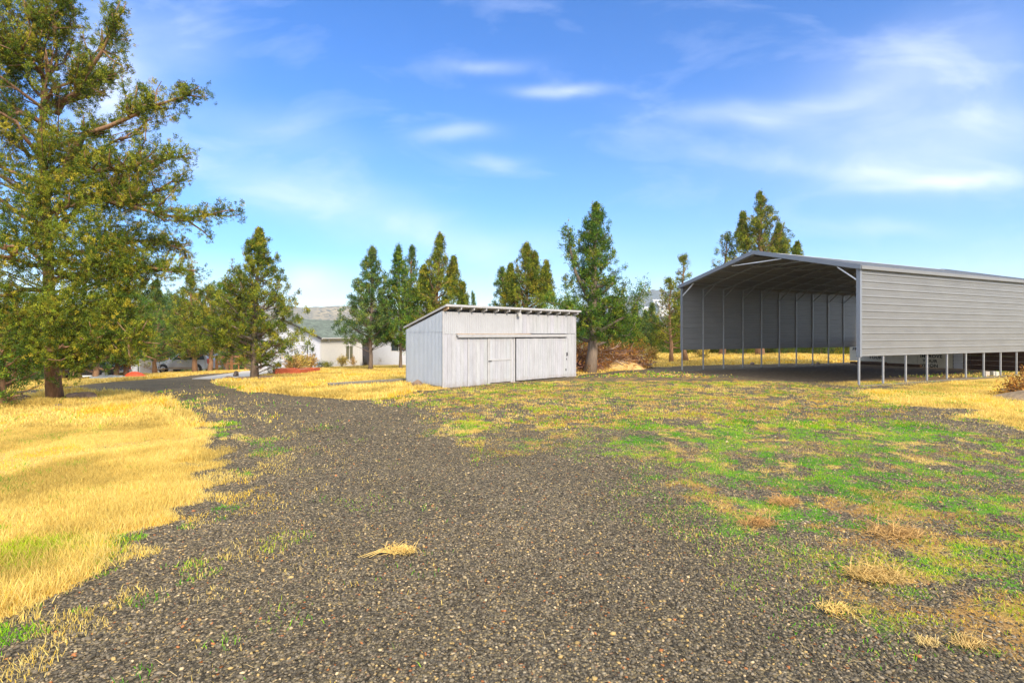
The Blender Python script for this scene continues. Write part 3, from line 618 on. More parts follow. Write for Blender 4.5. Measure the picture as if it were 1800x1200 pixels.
# small far trees, copied: valley wood behind the field, seen over the shed and under the carport wall
protos = []
VAL = 'hazy juniper in the valley wood behind the yard'
for k, (pl, pr, H, Rr) in enumerate([('green', 'cone', 7, 2.1), ('olive', 'round', 5.2, 2.4), ('blue', 'cone', 8, 2.2), ('olive', 'irregular', 6, 2.2)]):
    protos.append(juniper(60+k, H, Rr, .3, pr, nb=24, rad=.62, n_tuft=14, n_leaf=8, leaf=.2, pal=pl, loc=(0, 0, -50), label=VAL, group='valley wood trees', start=.05))
rv = random.Random(5)
spots = []
def strip(px0, px1, Y0, Y1, n, s0=.8, s1=1.2, lab=VAL):
    for i in range(n):
        px = px0+(px1-px0)*(i+rv.random())/n; Yd = Y0+(Y1-Y0)*rv.random(); spots.append((px, Yd, s0+(s1-s0)*rv.random()))
strip(1015, 1520, 48, 54, 26, .42, .6)
strip(1050, 1500, 55, 66, 22, .6, .85)
strip(990, 1500, 72, 110, 26, .9, 1.3)
strip(1040, 1300, 120, 210, 22, 1.2, 1.8)
strip(560, 720, 60, 80, 5, .5, .7)
strip(520, 720, 90, 190, 16, 1.0, 1.6)
strip(380, 470, 64, 90, 7, .6, .8)
strip(-60, 330, 62, 95, 20, .9, 1.3)
strip(720, 870, 60, 90, 10, .8, 1.05)
strip(1520, 1900, 48, 60, 12, .5, .7)
for i, (px, Yd, s) in enumerate(spots):
    x = (px-900)/F*Yd; p = (x, Yd, float(zt(x, Yd))-.1)
    pr = protos[i % 4]
    if i < 4: pr.location = p; pr.scale = (s, s, s); pr.rotation_euler = (0, 0, rv.random()*6)
    else: copy_tree(pr, p, rv.random()*6.28, s, sz=s*rv.uniform(.85, 1.15))

# ------------------------------------------------------------------ carport
CR = np.array([13.05, 19.9, 0.]); tU = np.array([-.434, .901, 0]); sU = np.array([.901, .434, 0]); UP = np.array([0, 0, 1.])
CW, CL, EV, PK, PB_ = 9.2, 15.3, 4.5, 5.66, 1.13
cp = thing('carport', 'big grey metal carport with ribbed side walls hung above open legs', 'carport', tuple(CR))
def cpt(t, s, z): return tU*t+sU*s+UP*z                      # local to the carport's corner
def roofz(t): return EV+(PK-EV)*(1-abs(t-CW/2)/(CW/2))
def rib_profile(h, period, phase=0.):
    """(height, offset) points of a ribbed sheet"""
    pts = []; z = 0.
    while z < h-1e-6:
        for a, d in ((0, 0), (.010, .034), (.046, .034), (.056, 0), (.056+(period-.056)*.32, 0), (.056+(period-.056)*.345, .013), (.056+(period-.056)*.395, .013), (.056+(period-.056)*.42, 0),
                     (.056+(period-.056)*.63, 0), (.056+(period-.056)*.655, .013), (.056+(period-.056)*.705, .013), (.056+(period-.056)*.73, 0)):
            if z+a <= h: pts.append((z+a, d))
        z += period
    pts.append((h, 0)); return pts
def sheet(mb, o, along, L, up, prof, nrm, th=.004, tint=(1, 1, 1)):
    """ribbed sheet with real thickness; ribs run along `along`"""
    o, along, up, nrm = [np.array(q, float) for q in (o, along, up, nrm)]
    V = []; n = len(prof)
    for e in (0, L):
        for sgn in (0, -th):
            for h, d in prof: V.append(o+along*e+up*h+nrm*(d+sgn))
    f = []
    for i in range(n-1):
        f.append((i, i+1, 2*n+i+1, 2*n+i)); f.append((n+i+1, n+i, 3*n+i, 3*n+i+1))
    for e in (0, 2*n):
        for i in range(n-1): f.append((e+i, e+n+i, e+n+i+1, e+i+1))
    f += [(0, 2*n, 3*n, n), (n-1, 2*n-1, 4*n-1, 3*n-1)]
    mb.add(V, f, tint)
for t0, nr, nm in ((0., -tU, 'right'), (CW, tU, 'left')):
    mb = MB(); sheet(mb, cpt(t0, 0.06, PB_)+nr*.035, sU, CL-.06, UP, rib_profile(EV-PB_-.02, .281), nr)
    mb.build('side_wall', M['carport'], cp)
    mb = MB(); mb.box(cpt(t0, 0.02, -.02)+nr*.03-nr*.06, sU*CL, nr*.06, UP*.05); mb.build('base_rail', M['timber'], cp)
for k in range(11):
    for t0, nr in ((0., -tU), (CW, tU)):
        mb = MB(); mb.box(cpt(t0, k*1.52-.03, .06)-nr*.03, sU*.064, nr*.058, UP*(EV-.08)); bevel(mb.build('leg', M['galv'], cp), .006)
        # knee brace
        q = MB(); sg = 1 if t0 == 0 else -1
        q.bar(cpt(t0+sg*.03, k*1.52+.0, 3.98), cpt(t0+sg*.82, k*1.52+.0, roofz(.82)-.12), .045, .045)
        q.build('knee_brace', M['bright_steel'] if k == 0 else M['galv'], cp)
    mb = MB()
    mb.bar(cpt(0, k*1.52, EV-.06), cpt(CW/2, k*1.52, PK-.06), .06, .06); mb.bar(cpt(CW, k*1.52, EV-.06), cpt(CW/2, k*1.52, PK-.06), .06, .06)
    mb.build('rafter', M['galv'], cp)
    mb = MB(); mb.bar(cpt(3.3, k*1.52+.04, 5.22), cpt(5.95, k*1.52+.04, 5.22), .045, .045)
    mb.build('collar_tie', M['bright_steel'] if k == 0 else M['galv'], cp)
for side in (0, 1):                                            # purlins under the sheets
    for j in range(5):
        t0 = .5+j*.93; t0 = t0 if side == 0 else CW-t0
        mb = MB(); mb.box(cpt(t0-.05, 0, roofz(t0)-.03), sU*CL, tU*.1, UP*.022); mb.build('purlin', M['galv'], cp)
for side in (0, 1):                                            # roof sheets, ribs down the slope
    sl = np.array(cpt(CW/2, 0, PK))-np.array(cpt(-.14 if side == 0 else CW+.14, 0, roofz(0)-.035)); Lr = np.linalg.norm(sl); d = sl/Lr
    o = cpt(-.14 if side == 0 else CW+.14, -.12, roofz(0)-.035+.03)
    n_ = np.cross(sU, d) if side == 1 else np.cross(d, sU)
    n_ = n_ if n_[2] > 0 else -n_
    mb = MB(); sheet(mb, o, d, Lr, sU, rib_profile(CL+.24, .229), n_); mb.build('roof_sheet', M['carport'], cp)
    for e, mt_ in ((-.145, 'carport_in'), (CL+.12, 'carport_in')):                                   # gable trim
        mb = MB(); mb.box(cpt(0 if side == 0 else CW, e, EV-.11)-tU*(.15 if side == 0 else -.15), (cpt(CW/2, 0, PK)-cpt(-.15 if side == 0 else CW+.15, 0, EV-.04)), sU*.03, UP*.18)
        mb.build('gable_trim', M['carport_in'], cp)
    mb = MB(); mb.box(cpt(-.17 if side == 0 else CW+.15, -.1, EV-.10), sU*(CL+.2), tU*.02, UP*.13); mb.build('eave_trim', M['carport'], cp)
    mb = MB(); mb.bar(cpt(CW/2+(.07 if side else -.07), -.14, PK+.035), cpt(CW/2+(.07 if side else -.07), CL+.14, PK+.035), .2, .012); mb.build('ridge_cap', M['bright_steel'], cp)
for t0, nr in ((0., -tU), (CW, tU)):                           # corner trims cover the front posts down to the panel's edge
    mb = MB(); mb.box(cpt(t0, -.045, PB_-.02)-nr*.075, nr*.145, sU*.012, UP*(EV-PB_)); mb.box(cpt(t0, -.033, PB_-.02)+nr*.058, nr*.012, sU*.1, UP*(EV-PB_)); mb.build('corner_trim', M['carport_in'], cp)
mb = MB(); mb.box(cpt(CW/2-2.0, -.03, 5.30), tU*4.0, sU*.01, UP*.001)

# stacked boards and lettered sheets closing the far end of the carport
def text_mesh(s, size, depth=.004):
    c = bpy.data.curves.new('lettering', 'FONT'); c.body = s; c.size = size; c.extrude = depth; c.align_x = 'CENTER'; c.align_y = 'CENTER'; c.space_character = 1.12; c.offset = .006*size/.2
    o = bpy.data.objects.new('lettering', c); me = bpy.data.meshes.new_from_object(o); bpy.data.objects.remove(o); return me
def put_text(s, size, pos, xdir, parent, m, nudge=0):
    me = text_mesh(s, size); me.materials.clear(); me.materials.append(m)
    o = link('lettering', me, parent); xd = np.array(xdir, float); zd = np.array((0, 0, 1.)); nd = np.cross(xd, zd)
    from mathutils import Matrix
    o.matrix_local = Matrix(((xd[0], 0, nd[0], pos[0]), (xd[1], 0, nd[1], pos[1]), (xd[2], 1, nd[2], pos[2]), (0, 0, 0, 1)))
    return o
EX = CR+sU*(CL+.35)                                            # end line origin; runs along tU
def ept(t, z, off=0): return EX+tU*t+UP*z-sU*off
rw = random.Random(3)
bw = thing('board_wall', 'low dark brown stacked board wall closing the far end of the carport', 'wall', tuple(EX))
for a, b, nm in ((0.02, 3.3, 0), (3.32, 6.3, 1), (6.32, 9.3, 2)):
    for k in range(7):
        if k*.26 > 1.6: continue
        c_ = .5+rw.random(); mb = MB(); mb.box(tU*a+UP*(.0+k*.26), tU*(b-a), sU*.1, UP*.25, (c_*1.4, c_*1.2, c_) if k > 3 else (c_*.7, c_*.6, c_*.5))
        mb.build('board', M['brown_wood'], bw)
def sheet_sign(t0, t1, z0, z1, label, lines, off=.06, step=None):
    r_ = thing('lettered_sheet', label, 'sign', tuple(ept(t0, 0, off)))
    mb = MB(); mb.box(UP*z0, tU*(t1-t0), -sU*.02, UP*(z1-z0))
    mb.build('sheet', M['sign'], r_)
    for (txt, tc_, z, sz) in lines: put_text(txt, sz, tuple(tU*(tc_-t0)+UP*z-sU*.027), tuple(-tU), r_, M['black_text'])
def tpx(px):
    k = (px-900)/F; return (EX[0]-k*EX[1])/(k*tU[1]-tU[0])
def zpx(px, py): t = tpx(px); return CH-(py-HY)/F*(EX[1]+tU[1]*t)
def tt2(a, b): return (tpx(a), tpx(b)) if tpx(a) < tpx(b) else (tpx(b), tpx(a))
a, b = tt2(1495, 1560); sheet_sign(a, b, zpx(1500, 633.5), 1.62, 'cream sheet lettered PR and YOUR at the left end of the carport wall', [('PR', tpx(1504), zpx(1504, 613.5), .26), ('YOUR', tpx(1540), zpx(1540, 628), .27)])
a, b = tt2(1560.5, 1614); sheet_sign(a, b, zpx(1575, 640), 1.62, 'blank cream sheet between the two lettered sheets', [], .065)
a, b = tt2(1614.5, 1676); sheet_sign(a, b, zpx(1640, 647), 1.62, 'cream sheet lettered IMPROVE YOUR VISION seen between the carport legs', [('IMPROVE', tpx(1638), zpx(1638, 626), .26), ('YOUR', tpx(1636), zpx(1636, 634.5), .26), ('VISION', tpx(1635), zpx(1635, 642.5), .26)], .07)
a, b = tt2(1677, 1694); r_ = thing('ribbed_panel', 'small white ribbed metal panel right of the VISION sheet', 'panel', tuple(ept(a, 0, .06)))
mb = MB(); sheet(mb, UP*zpx(1685, 650), tU, b-a, UP, rib_profile(1.6-zpx(1685, 650), .2), -sU); mb.build('ribbed_sheet', M['tin'], r_)
for px, py, dx, lab in ((1540, 640, 1.1, 'dark beam pile under the YOUR sheet'), (1600, 644, .9, 'dark beam pile under the blank sheet')):
    t = tpx(px); r_ = thing('beam_pile', lab, 'beams', tuple(ept(t, 0, .5)))
    for k in range(1):
        for j in range(2):
            mb = MB(); mb.box(tU*(-dx+rw.uniform(-.1, .1))+UP*(.02+k*.16)-sU*.18*j, tU*2*dx, -sU*.16, UP*.15, (.7, .7, .6)); mb.build('beam', M['brown_wood'], r_)
for px, py, lab, sc_ in ((1733, 660.5, 'grey concrete block standing on end by the sixth carport leg', (.2, .2, .24)), (1748, 660, 'pale cream block lying beside the grey block outside the carport leg', (.26, .2, .22))):
    p = G(px, py+1); mb = MB(); mb.cbox((0, 0, sc_[2]/2), *sc_); o = bevel(mb.build('masonry_block', M['concrete'] if px < 1740 else M['sign'], None, loc=p), .012); tag(o, lab, 'block')

# ------------------------------------------------------------------ shed
S0 = np.array([-2.55, 19.5, 0.]); su = np.array([.731, .683, 0]); sv = np.array([-.683, .731, 0])
SL, SD, HF, HB = 7.47, 2.5, 2.80, 2.12
sh = thing('shed', 'long low white shed with slanted roof, plank doors and rafter tails', 'shed', tuple(S0))
def spx(px, off=0.):
    k = (px-900)/F; a0 = S0-sv*off; return (a0[1]*k-a0[0])/(su[0]-k*su[1])
def szp(px, py, off=0.): a0 = S0-sv*off+su*spx(px, off); return CH-(py-HY)/F*a0[1]
def lp(t, z, off=0.): return su*t+UP*z-sv*off           # off: proud of the front
rb = random.Random(9)
def board_wall(mb, t0, t1, z0, z1, wd=.19, th=.02, off=0., jit=.05, z1b=None):
    t = t0
    while t < t1-.01:
        w_ = min(wd*rb.uniform(.9, 1.1), t1-t); c_ = 1-jit+2*jit*rb.random(); o_ = rb.uniform(0, .004)
        mb.box(lp(t+.003, z0+rb.uniform(0, .01), off), su*(w_-.006), -sv*(th+o_), UP*(z1-z0), (c_, c_*rb.uniform(.98, 1.01), c_*rb.uniform(.97, 1.02))); t += w_
zmid = 1.99; tdoor0, tdoor1, tsl0, tsl1 = spx(858.5), spx(898), spx(905.5), spx(996)
mb = MB(); mb.box(lp(.03, 0, -.06), su*(SL-.06), -sv*.04, UP*HF); mb.build('wall_backing', M['dark'], sh)
for q0, q1 in ((0, spx(822)), (spx(823), tdoor0-.08), (tdoor1+.01, tsl0-.03), (tsl1-.1, SL)): mb = MB(); board_wall(mb, q0, q1, -.05 if q0 < 5 else 0, zmid-.02); mb.build('front_wall', M['white_board'], sh)
mb = MB(); board_wall(mb, spx(904), SL, zmid, HF, .22, .02, .012); mb.build('upper_boards', M['white_board'], sh)
pr_ = []
z = 0.; Lc = spx(904)
while z < Lc-.09:
    pr_ += [(z, 0), (z+.02, .014), (z+.045, .014), (z+.065, 0)]; z += .09
pr_.append((Lc, 0))
mb = MB(); sheet(mb, lp(0, zmid-.02, .025), UP, HF-zmid+.02, su, pr_, -sv, .003); mb.build('corrugated_panel', M['white_metal'], sh)
# hinged door with frame
mb = MB(); board_wall(mb, tdoor0+.05, tdoor1-.05, .02, 1.84, .155, .02, .012, .04); dr = mb.build('door', M['white_board'], sh)
mb = MB()
for a, b_ in ((tdoor0, tdoor0+.05), (tdoor1-.06, tdoor1)): mb.box(lp(a, .0, .034), su*(b_-a), -sv*.02, UP*1.87)
mb.box(lp(tdoor0+.05, 1.80, .034), su*(tdoor1-tdoor0-.11), -sv*.018, UP*.07); mb.box(lp(tdoor0+.05, .91, .034), su*(tdoor1-tdoor0-.11), -sv*.018, UP*.06)
mb.build('door_frame', M['trim_paint'], dr)
mb = MB(); mb.box(lp(tdoor0-.04, .88, .05), su*.16, -sv*.02, UP*.035); mb.tube([lp(tdoor0-.02, .9, .07), lp(tdoor0-.02, .9, .11)], .018, 6); mb.build('latch', M['dark'], dr)
mb = MB(); mb.box(lp(tdoor0-.1, -.06, .03), su*(tdoor1-tdoor0+.5), -sv*.06, UP*.05); mb.build('door_sill', M['wood_tan'], sh)
for px in (822.5, 857, 903): mb = MB(); mb.box(lp(spx(px)-.03, -.03, .025), su*.07, -sv*.02, UP*(zmid+.0)); mb.build('batten', M['trim_paint'], sh)
# sliding door on its track
mb = MB(); board_wall(mb, tsl0, tsl1, .03, 1.78, .135, .025, .045, .02); sd_ = mb.build('sliding_door', M['white_board'], sh)
mb = MB(); q = lp(tsl1-.1, 1.0, .075); mb.box(q, su*.07, -sv*.02, UP*.14); mb.tube([q-sv*.02, q-sv*.07], .02, 6); mb.tube([q-UP*.12, q-sv*.03-UP*.2], .014, 6); mb.build('door_pull', M['dark'], sd_)
mb = MB(); mb.box(lp(tsl1-.16, .3, .073), su*.05, -sv*.012, UP*.1); mb.build('lock_plate', M['dark'], sd_)
tr0, tr1 = spx(801), spx(995)
mb = MB(); mb.box(lp(tr0, 1.90, .03), su*(tr1-tr0), -sv*.09, UP*.06); mb.box(lp(tr0+.03, 1.845, .09), su*(tr1-tr0-.05), -sv*.05, UP*.05); mb.build('door_track', M['trim_paint'], sh)
mb = MB(); mb.box(lp(tr0, 1.963, .03), su*(tr1-tr0)*.62, -sv*.10, UP*.022); mb.build('track_cap', M['wood_tan'], sh)
# floodlight
mb = MB(); q = lp(spx(910.7, .1), szp(910.7, 551, .1), .03); mb.tube([q+UP*.07, q+UP*.07-sv*.06, q-sv*.1], .025, 8); mb.tube([q-sv*.06-UP*.02, q-sv*.19-UP*.05], [.05, .085], 12); mb.build('floodlight', M['white'], sh, smooth=False)
# side, back and right walls
mb = MB(); n = int(SD/.09); pr_ = []
z = 0.
while z < SD-.09: pr_ += [(z, 0), (z+.02, .012), (z+.05, .012), (z+.07, 0)]; z += .09
pr_.append((SD, 0))
def side_sheet(mb, t, nr, z0f, z1f):
    V = []; k = len(pr_)
    for dd in (0, -.004):
        for h, d in pr_: V.append(su*t+sv*h+nr*(d+dd)+UP*z0f(h))
        for h, d in pr_: V.append(su*t+sv*h+nr*(d+dd)+UP*z1f(h))
    f = [(i, k+i, k+i+1, i+1) for i in range(k-1)]+[(2*k+i+1, 3*k+i+1, 3*k+i, 2*k+i) for i in range(k-1)]
    f += [(i, i+1, 2*k+i+1, 2*k+i) for i in range(k-1)]+[(k+i+1, k+i, 3*k+i, 3*k+i+1) for i in range(k-1)]
    f += [(0, 2*k, 3*k, k), (k-1, 2*k-1, 4*k-1, 3*k-1)]
    mb.add(V, f)
rz_ = lambda h: HF+.02-(HF-HB)*h/SD
mb = MB(); side_sheet(mb, -.022, -su, lambda h: -.02, lambda h: min(2.06, rz_(h))); mb.build('side_wall', M['blue_metal'], sh)
mb = MB(); side_sheet(mb, -.03, -su, lambda h: min(2.05, rz_(h)-.01), rz_); mb.build('side_wall_top', M['blue_metal'], sh)
mb = MB(); side_sheet(mb, SL+.004, su, lambda h: -.02, rz_); mb.build('side_wall', M['blue_metal'], sh)
mb = MB(); mb.box(lp(0, 0, 0)+sv*SD, su*SL, sv*.03, UP*HB); mb.build('back_wall', M['white_board'], sh)
mb = MB(); mb.box(lp(0, -.12, -.01)-su*.045, sv*SD, su*.03, UP*.17); mb.build('footing', M['timber'], sh)
mb = MB(); mb.box(lp(-.045, -.03, .02), su*.05, -sv*.03, UP*(HF+.05)); mb.box(lp(SL-.01, -.03, .03), su*.06, -sv*.02, UP*(HF+.02)); mb.build('corner_trim', M['trim_paint'], sh)
# roof slab along the slope with overhang
ov = .27; rise = (HF-HB)/SD
def rp(t, h, dz): return su*t+sv*h+UP*(HF+.14-rise*h+dz)
mb = MB(); V = [rp(-.06, -ov, 0), rp(SL+.12, -ov, 0), rp(SL+.12, SD+.1, 0), rp(-.06, SD+.1, 0)]; V += [v+UP*.025 for v in V]
mb.add(V, [(0, 3, 2, 1), (4, 5, 6, 7), (0, 1, 5, 4), (1, 2, 6, 5), (2, 3, 7, 6), (3, 0, 4, 7)]); mb.build('roof', M['shed_roof'], sh)
mb = MB(); mb.box(rp(-.07, -ov-.025, -.04), su*(SL+.2), sv*.025, UP*.078); mb.build('fascia', M['trim_paint'], sh)
mb = MB(); V = [rp(-.075, -ov, -.05), rp(-.075, SD+.1, -.04), rp(-.06, SD+.1, -.04), rp(-.06, -ov, -.05)]; V += [v+UP*.075 for v in V]
mb.add(V, [(0, 3, 2, 1), (4, 5, 6, 7), (0, 1, 5, 4), (1, 2, 6, 5), (2, 3, 7, 6), (3, 0, 4, 7)]); mb.build('rake_trim', M['trim_paint'], sh)
for k in range(13):
    t = .06+(SL-.12)*k/12
    mb = MB(); V = [rp(t-.025, -ov+.01, -.13), rp(t+.025, -ov+.01, -.13), rp(t+.025, .05, -.15), rp(t-.025, .05, -.15)]; V2 = [rp(t-.025, -ov+.01, -.003), rp(t+.025, -ov+.01, -.003), rp(t+.025, .05, -.003), rp(t-.025, .05, -.003)]
    mb.add(V+V2, [(0, 3, 2, 1), (4, 5, 6, 7), (0, 1, 5, 4), (1, 2, 6, 5), (2, 3, 7, 6), (3, 0, 4, 7)]); mb.build('rafter_tail', M['wood_tan'] if k == 0 else M['trim_paint'], sh)

# ------------------------------------------------------------------ house
H0 = np.array([-15.9, 44., 0]); hf = np.array([-.937, .350, 0]); hs = np.array([.350, .937, 0])     # along the garage front (to the left), along the side wall
HE = 1.69; GW = 7.5; GD = 9.
hs_root = thing('house', 'white lap sided ranch house with green grey roof and double garage door', 'house', tuple(H0))
def siding(o, along, L, nrm, z0, z1, m, name, parent, top=None, course=.18, cut=()):
    mb = MB(); z = z0; o = np.array(o, float)
    while z < z1-.01:
        h = min(course, z1-z)
        for (a, b) in [(0, L)]:
            if top:
                lim = top(z+h*.5); a, b = max(a, lim[0]), min(b, lim[1])
                if b-a < .1: z += h; continue
            segs = [(a, b)]
            for (c0, c1, cz0, cz1) in cut:
                if cz0 < z+h*.5 < cz1: segs = [s_ for (p, q) in segs for s_ in ((p, min(q, c0)), (max(p, c1), q)) if s_[1]-s_[0] > .02]
            for (p, q) in segs:
                A = o+along*p+UP*z; V = [A, A+along*(q-p), A+along*(q-p)+nrm*.028, A+nrm*.028, A+UP*h, A+along*(q-p)+UP*h, A+along*(q-p)+UP*h+nrm*.006, A+UP*h+nrm*.006]
                mb.add(V, [(0, 3, 2, 1), (4, 5, 6, 7), (0, 1, 5, 4), (1, 2, 6, 5), (2, 3, 7, 6), (3, 0, 4, 7)])
        z += h
    return mb.build(name, m, parent)
fn = -hs; sn = -hf                                        # outward normals of front and side
def hp(a, b, z): return hf*a+hs*b+UP*z
gd0, gd1 = 1.34, 6.45
slope = .40; ridge = HE+slope*GW/2
siding(hp(0, 0, 0), hf, GW, fn, -1.5, ridge-.05, M['siding'], 'front_wall', hs_root, top=lambda z: (max(0, (z-HE)/slope), min(GW, GW-(z-HE)/slope)), cut=[(gd0, gd1, -2, 1.05)])
siding(hp(0, .0, 0), hs, 5.2, sn, -1.4, HE, M['siding_sunlit'], 'side_wall', hs_root, cut=[(3.15, 4.25, -.32, .98)])
mb = MB(); mb.box(hp(GW, .02, -1.5), -hf*.03, hs*GD, UP*(HE+1.5)); mb.box(hp(0, GD, -1.5), hf*GW, hs*.03, UP*(HE+1.5)); mb.build('back_wall', M['siding'], hs_root)
for a in (0,):
    mb = MB(); mb.box(hp(-.035, -.035, -1.4), hf*.11, hs*.11*0+hs*.008, UP*(HE+1.38)); mb.box(hp(-.043, -.035, -1.4), hf*.008, hs*.11, UP*(HE+1.38)); mb.build('corner_trim', M['white'], hs_root)
# garage door
mb = MB()
for k in range(4):
    z0 = -1.25+k*.56
    for j in range(8): wj = (gd1-gd0-.1)/8; mb.box(hp(gd0+.05+j*wj+.06, -.012, z0+.08), hf*(wj-.12), -fn*.02, UP*.40)
    mb.box(hp(gd0+.05, .0, z0+.006), hf*(gd1-gd0-.1), -fn*.04, UP*.548)
mb.build('garage_door', M['siding'], hs_root)
mb = MB(); mb.box(hp(gd0-.03, -.04, -1.3), hf*.07, hs*.06, UP*2.4); mb.box(hp(gd1-.02, -.04, -1.3), hf*.09, hs*.06, UP*2.4); mb.build('garage_door_frame', M['house_trim'], hs_root)
# wall lamp and number
q = hp(.66, -.03, .85)
mb = MB(); mb.tube([q, q+fn*.12+UP*.06, q+fn*.15], .02, 6); mb.tube([q+fn*.15+UP*.02, q+fn*.15-UP*.05], [.03, .11], 8); mb.tube([q+fn*.15-UP*.05, q+fn*.15-UP*.26], [.09, .06], 8); mb.tube([q+fn*.15-UP*.26, q+fn*.15-UP*.31], [.07, .03], 8); mb.build('wall_lamp', M['dark'], hs_root)
put_text('1471', .17, tuple(hp(.66, -.032, .27)), tuple(-hf), hs_root, M['black_text'])
# side window
def window(parent, o, along, nrm, w_, h, panes=2, m='curtain'):
    mb = MB(); f = .06
    mb.box(o-nrm*.01, along*f, nrm*.06, UP*h); mb.box(o+along*(w_-f)-nrm*.01, along*f, nrm*.06, UP*h); mb.box(o+along*f-nrm*.01, along*(w_-2*f), nrm*.055, UP*f); mb.box(o+along*f+UP*(h-f)-nrm*.01, along*(w_-2*f), nrm*.055, UP*f)
    if panes == 2: mb.box(o+along*(w_/2-.03)+UP*f-nrm*.01, along*.06, nrm*.05, UP*(h-2*f))
    wn = mb.build('window', M['white'], parent)
    mb = MB(); mb.box(o+along*f+UP*f-nrm*.01, along*(w_-2*f), nrm*.012, UP*(h-2*f)); mb.build('pane', M[m], wn)
window(hs_root, hp(0, 3.15, -.33), hs, sn, 1.1, 1.3)
# dog-leg wall to the porch and right wing
W0 = hp(-.02, 5.2, 0)
mb = MB(); mb.box(hp(-.05, 5.2, -1.4), hf*.2, hs*.35, UP*(HE+1.4)); mb.build('porch_column', M['white'], hs_root)
mb = MB(); mb.box(hp(.0, 5.56, -1.4), hf*.05, hs*1.5, UP*(HE+1.3)); mb.build('porch_shade_panel', M['house_trim'], hs_root)  # flat dark panel, its colour stands in for the shade of the recess
WW = 13.
siding(hp(0, 7.0, 0), -hf, WW, fn, -1.4, HE-.05, M['siding'], 'wing_wall', hs_root, cut=[(2.2, 3.9, .35, 1.35), (7, 8.6, .35, 1.35)])
window(hs_root, hp(-2.2, 7.0, .34), -hf, fn, 1.7, 1.0, 2, 'glass'); window(hs_root, hp(-7, 7.0, .34), -hf, fn, 1.6, 1.0, 2, 'glass')
mb = MB(); mb.box(hp(-WW, 7.02, -1.4), hf*.03, hs*5, UP*(HE+1.4)); mb.build('end_wall', M['siding'], hs_root)
# roofs: garage gable with rows of shingles, wing roof behind
def roof_plane(A, B, C, D, name, rows=22, th=.03):
    """A-B eave, D-C ridge"""
    mb = MB(); A, B, C, D = [np.array(q, float) for q in (A, B, C, D)]; nrm = np.cross(B-A, D-A); nrm /= np.linalg.norm(nrm); nrm = nrm if nrm[2] > 0 else -nrm
    for k in range(rows):
        f0, f1 = k/rows, (k+1)/rows; a0 = A+(D-A)*f0; b0 = B+(C-B)*f0; a1 = A+(D-A)*f1; b1 = B+(C-B)*f1
        m_ = 24; 
        for j in range(m_):
            g0, g1 = j/m_, (j+1)/m_; c_ = .75+.5*rb.random()
            P = [a0+(b0-a0)*g0, a0+(b0-a0)*g1, a1+(b1-a1)*g1, a1+(b1-a1)*g0]
            V = P+[P[0]+nrm*th, P[1]+nrm*th, P[2]+nrm*.012, P[3]+nrm*.012]
            mb.add(V, [(0, 3, 2, 1), (4, 5, 6, 7), (0, 1, 5, 4), (2, 3, 7, 6)], (c_, c_, c_))
    return mb.build(name, M['shingle'], hs_root)
oh = .35
rg = ridge+.1; ez = HE-slope*oh+.1
roof_plane(hp(-oh, -.3, ez), hp(-oh, GD, ez), hp(GW/2, GD, rg), hp(GW/2, -.3, rg), 'roof')
roof_plane(hp(GW+oh, -.3, ez), hp(GW+oh, GD, ez), hp(GW/2, GD, rg), hp(GW/2, -.3, rg), 'roof')
roof_plane(hp(1, 7-oh, HE+.02), hp(-WW-.3, 7-oh, HE+.02), hp(-WW-.3, 11.2, HE+1.75), hp(1, 11.2, HE+1.75), 'roof')
for sg in (0, 1):
    p = hp(-oh if sg == 0 else GW+oh, -.33, ez-.17); q = hp(GW/2, -.33, rg-.17)
    mb = MB(); mb.box(p, q-p, hs*.03, UP*.19); mb.build('bargeboard', M['house_trim'], hs_root)
mb = MB(); mb.box(hp(-oh-.02, -.3, ez-.14), hf*.02, hs*7, UP*.13); mb.box(hp(-oh-.12, -.3, ez-.06), hf*.1, hs*7, UP*.07); mb.build('gutter', M['white'], hs_root)
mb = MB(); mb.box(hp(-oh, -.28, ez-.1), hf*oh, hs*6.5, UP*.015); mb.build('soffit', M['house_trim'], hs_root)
q = hp(-.03, .75, HE-.28); mb = MB(); mb.tube([q+UP*.08, q+sn*.1+UP*.06], .025, 6); mb.tube([q+sn*.1+UP*.06, q+sn*.2-UP*.06], [.045, .07], 8); mb.build('floodlight', M['white'], hs_root)
mb = MB(); mb.box(hp(.5, 7-oh-.02, HE-.12), -hf*(WW+.8), -hs*.03, UP*.15); mb.build('fascia', M['white'], hs_root)

# concrete apron
def slab(name, pts, m, z=.03, th=.1):
    P = [np.array([*G(*p)]) for p in pts]; n = len(P); mb = MB()
    V = [p+UP*z for p in P]+[p-UP*th for p in P]; mb.add(V, [tuple(range(n))[::-1] if False else tuple(range(n)), tuple(range(2*n-1, n-1, -1))]+[(i, n+i, n+(i+1) % n, (i+1) % n) for i in range(n)])
    o = mb.build(name, m); return tag(o, kind='structure')
slab('driveway', [(338, 666.5), (395, 667), (437, 663), (478, 657), (545, 651), (545, 649.5), (457, 649.5), (430, 652), (420, 655)], M['concrete'], .05)

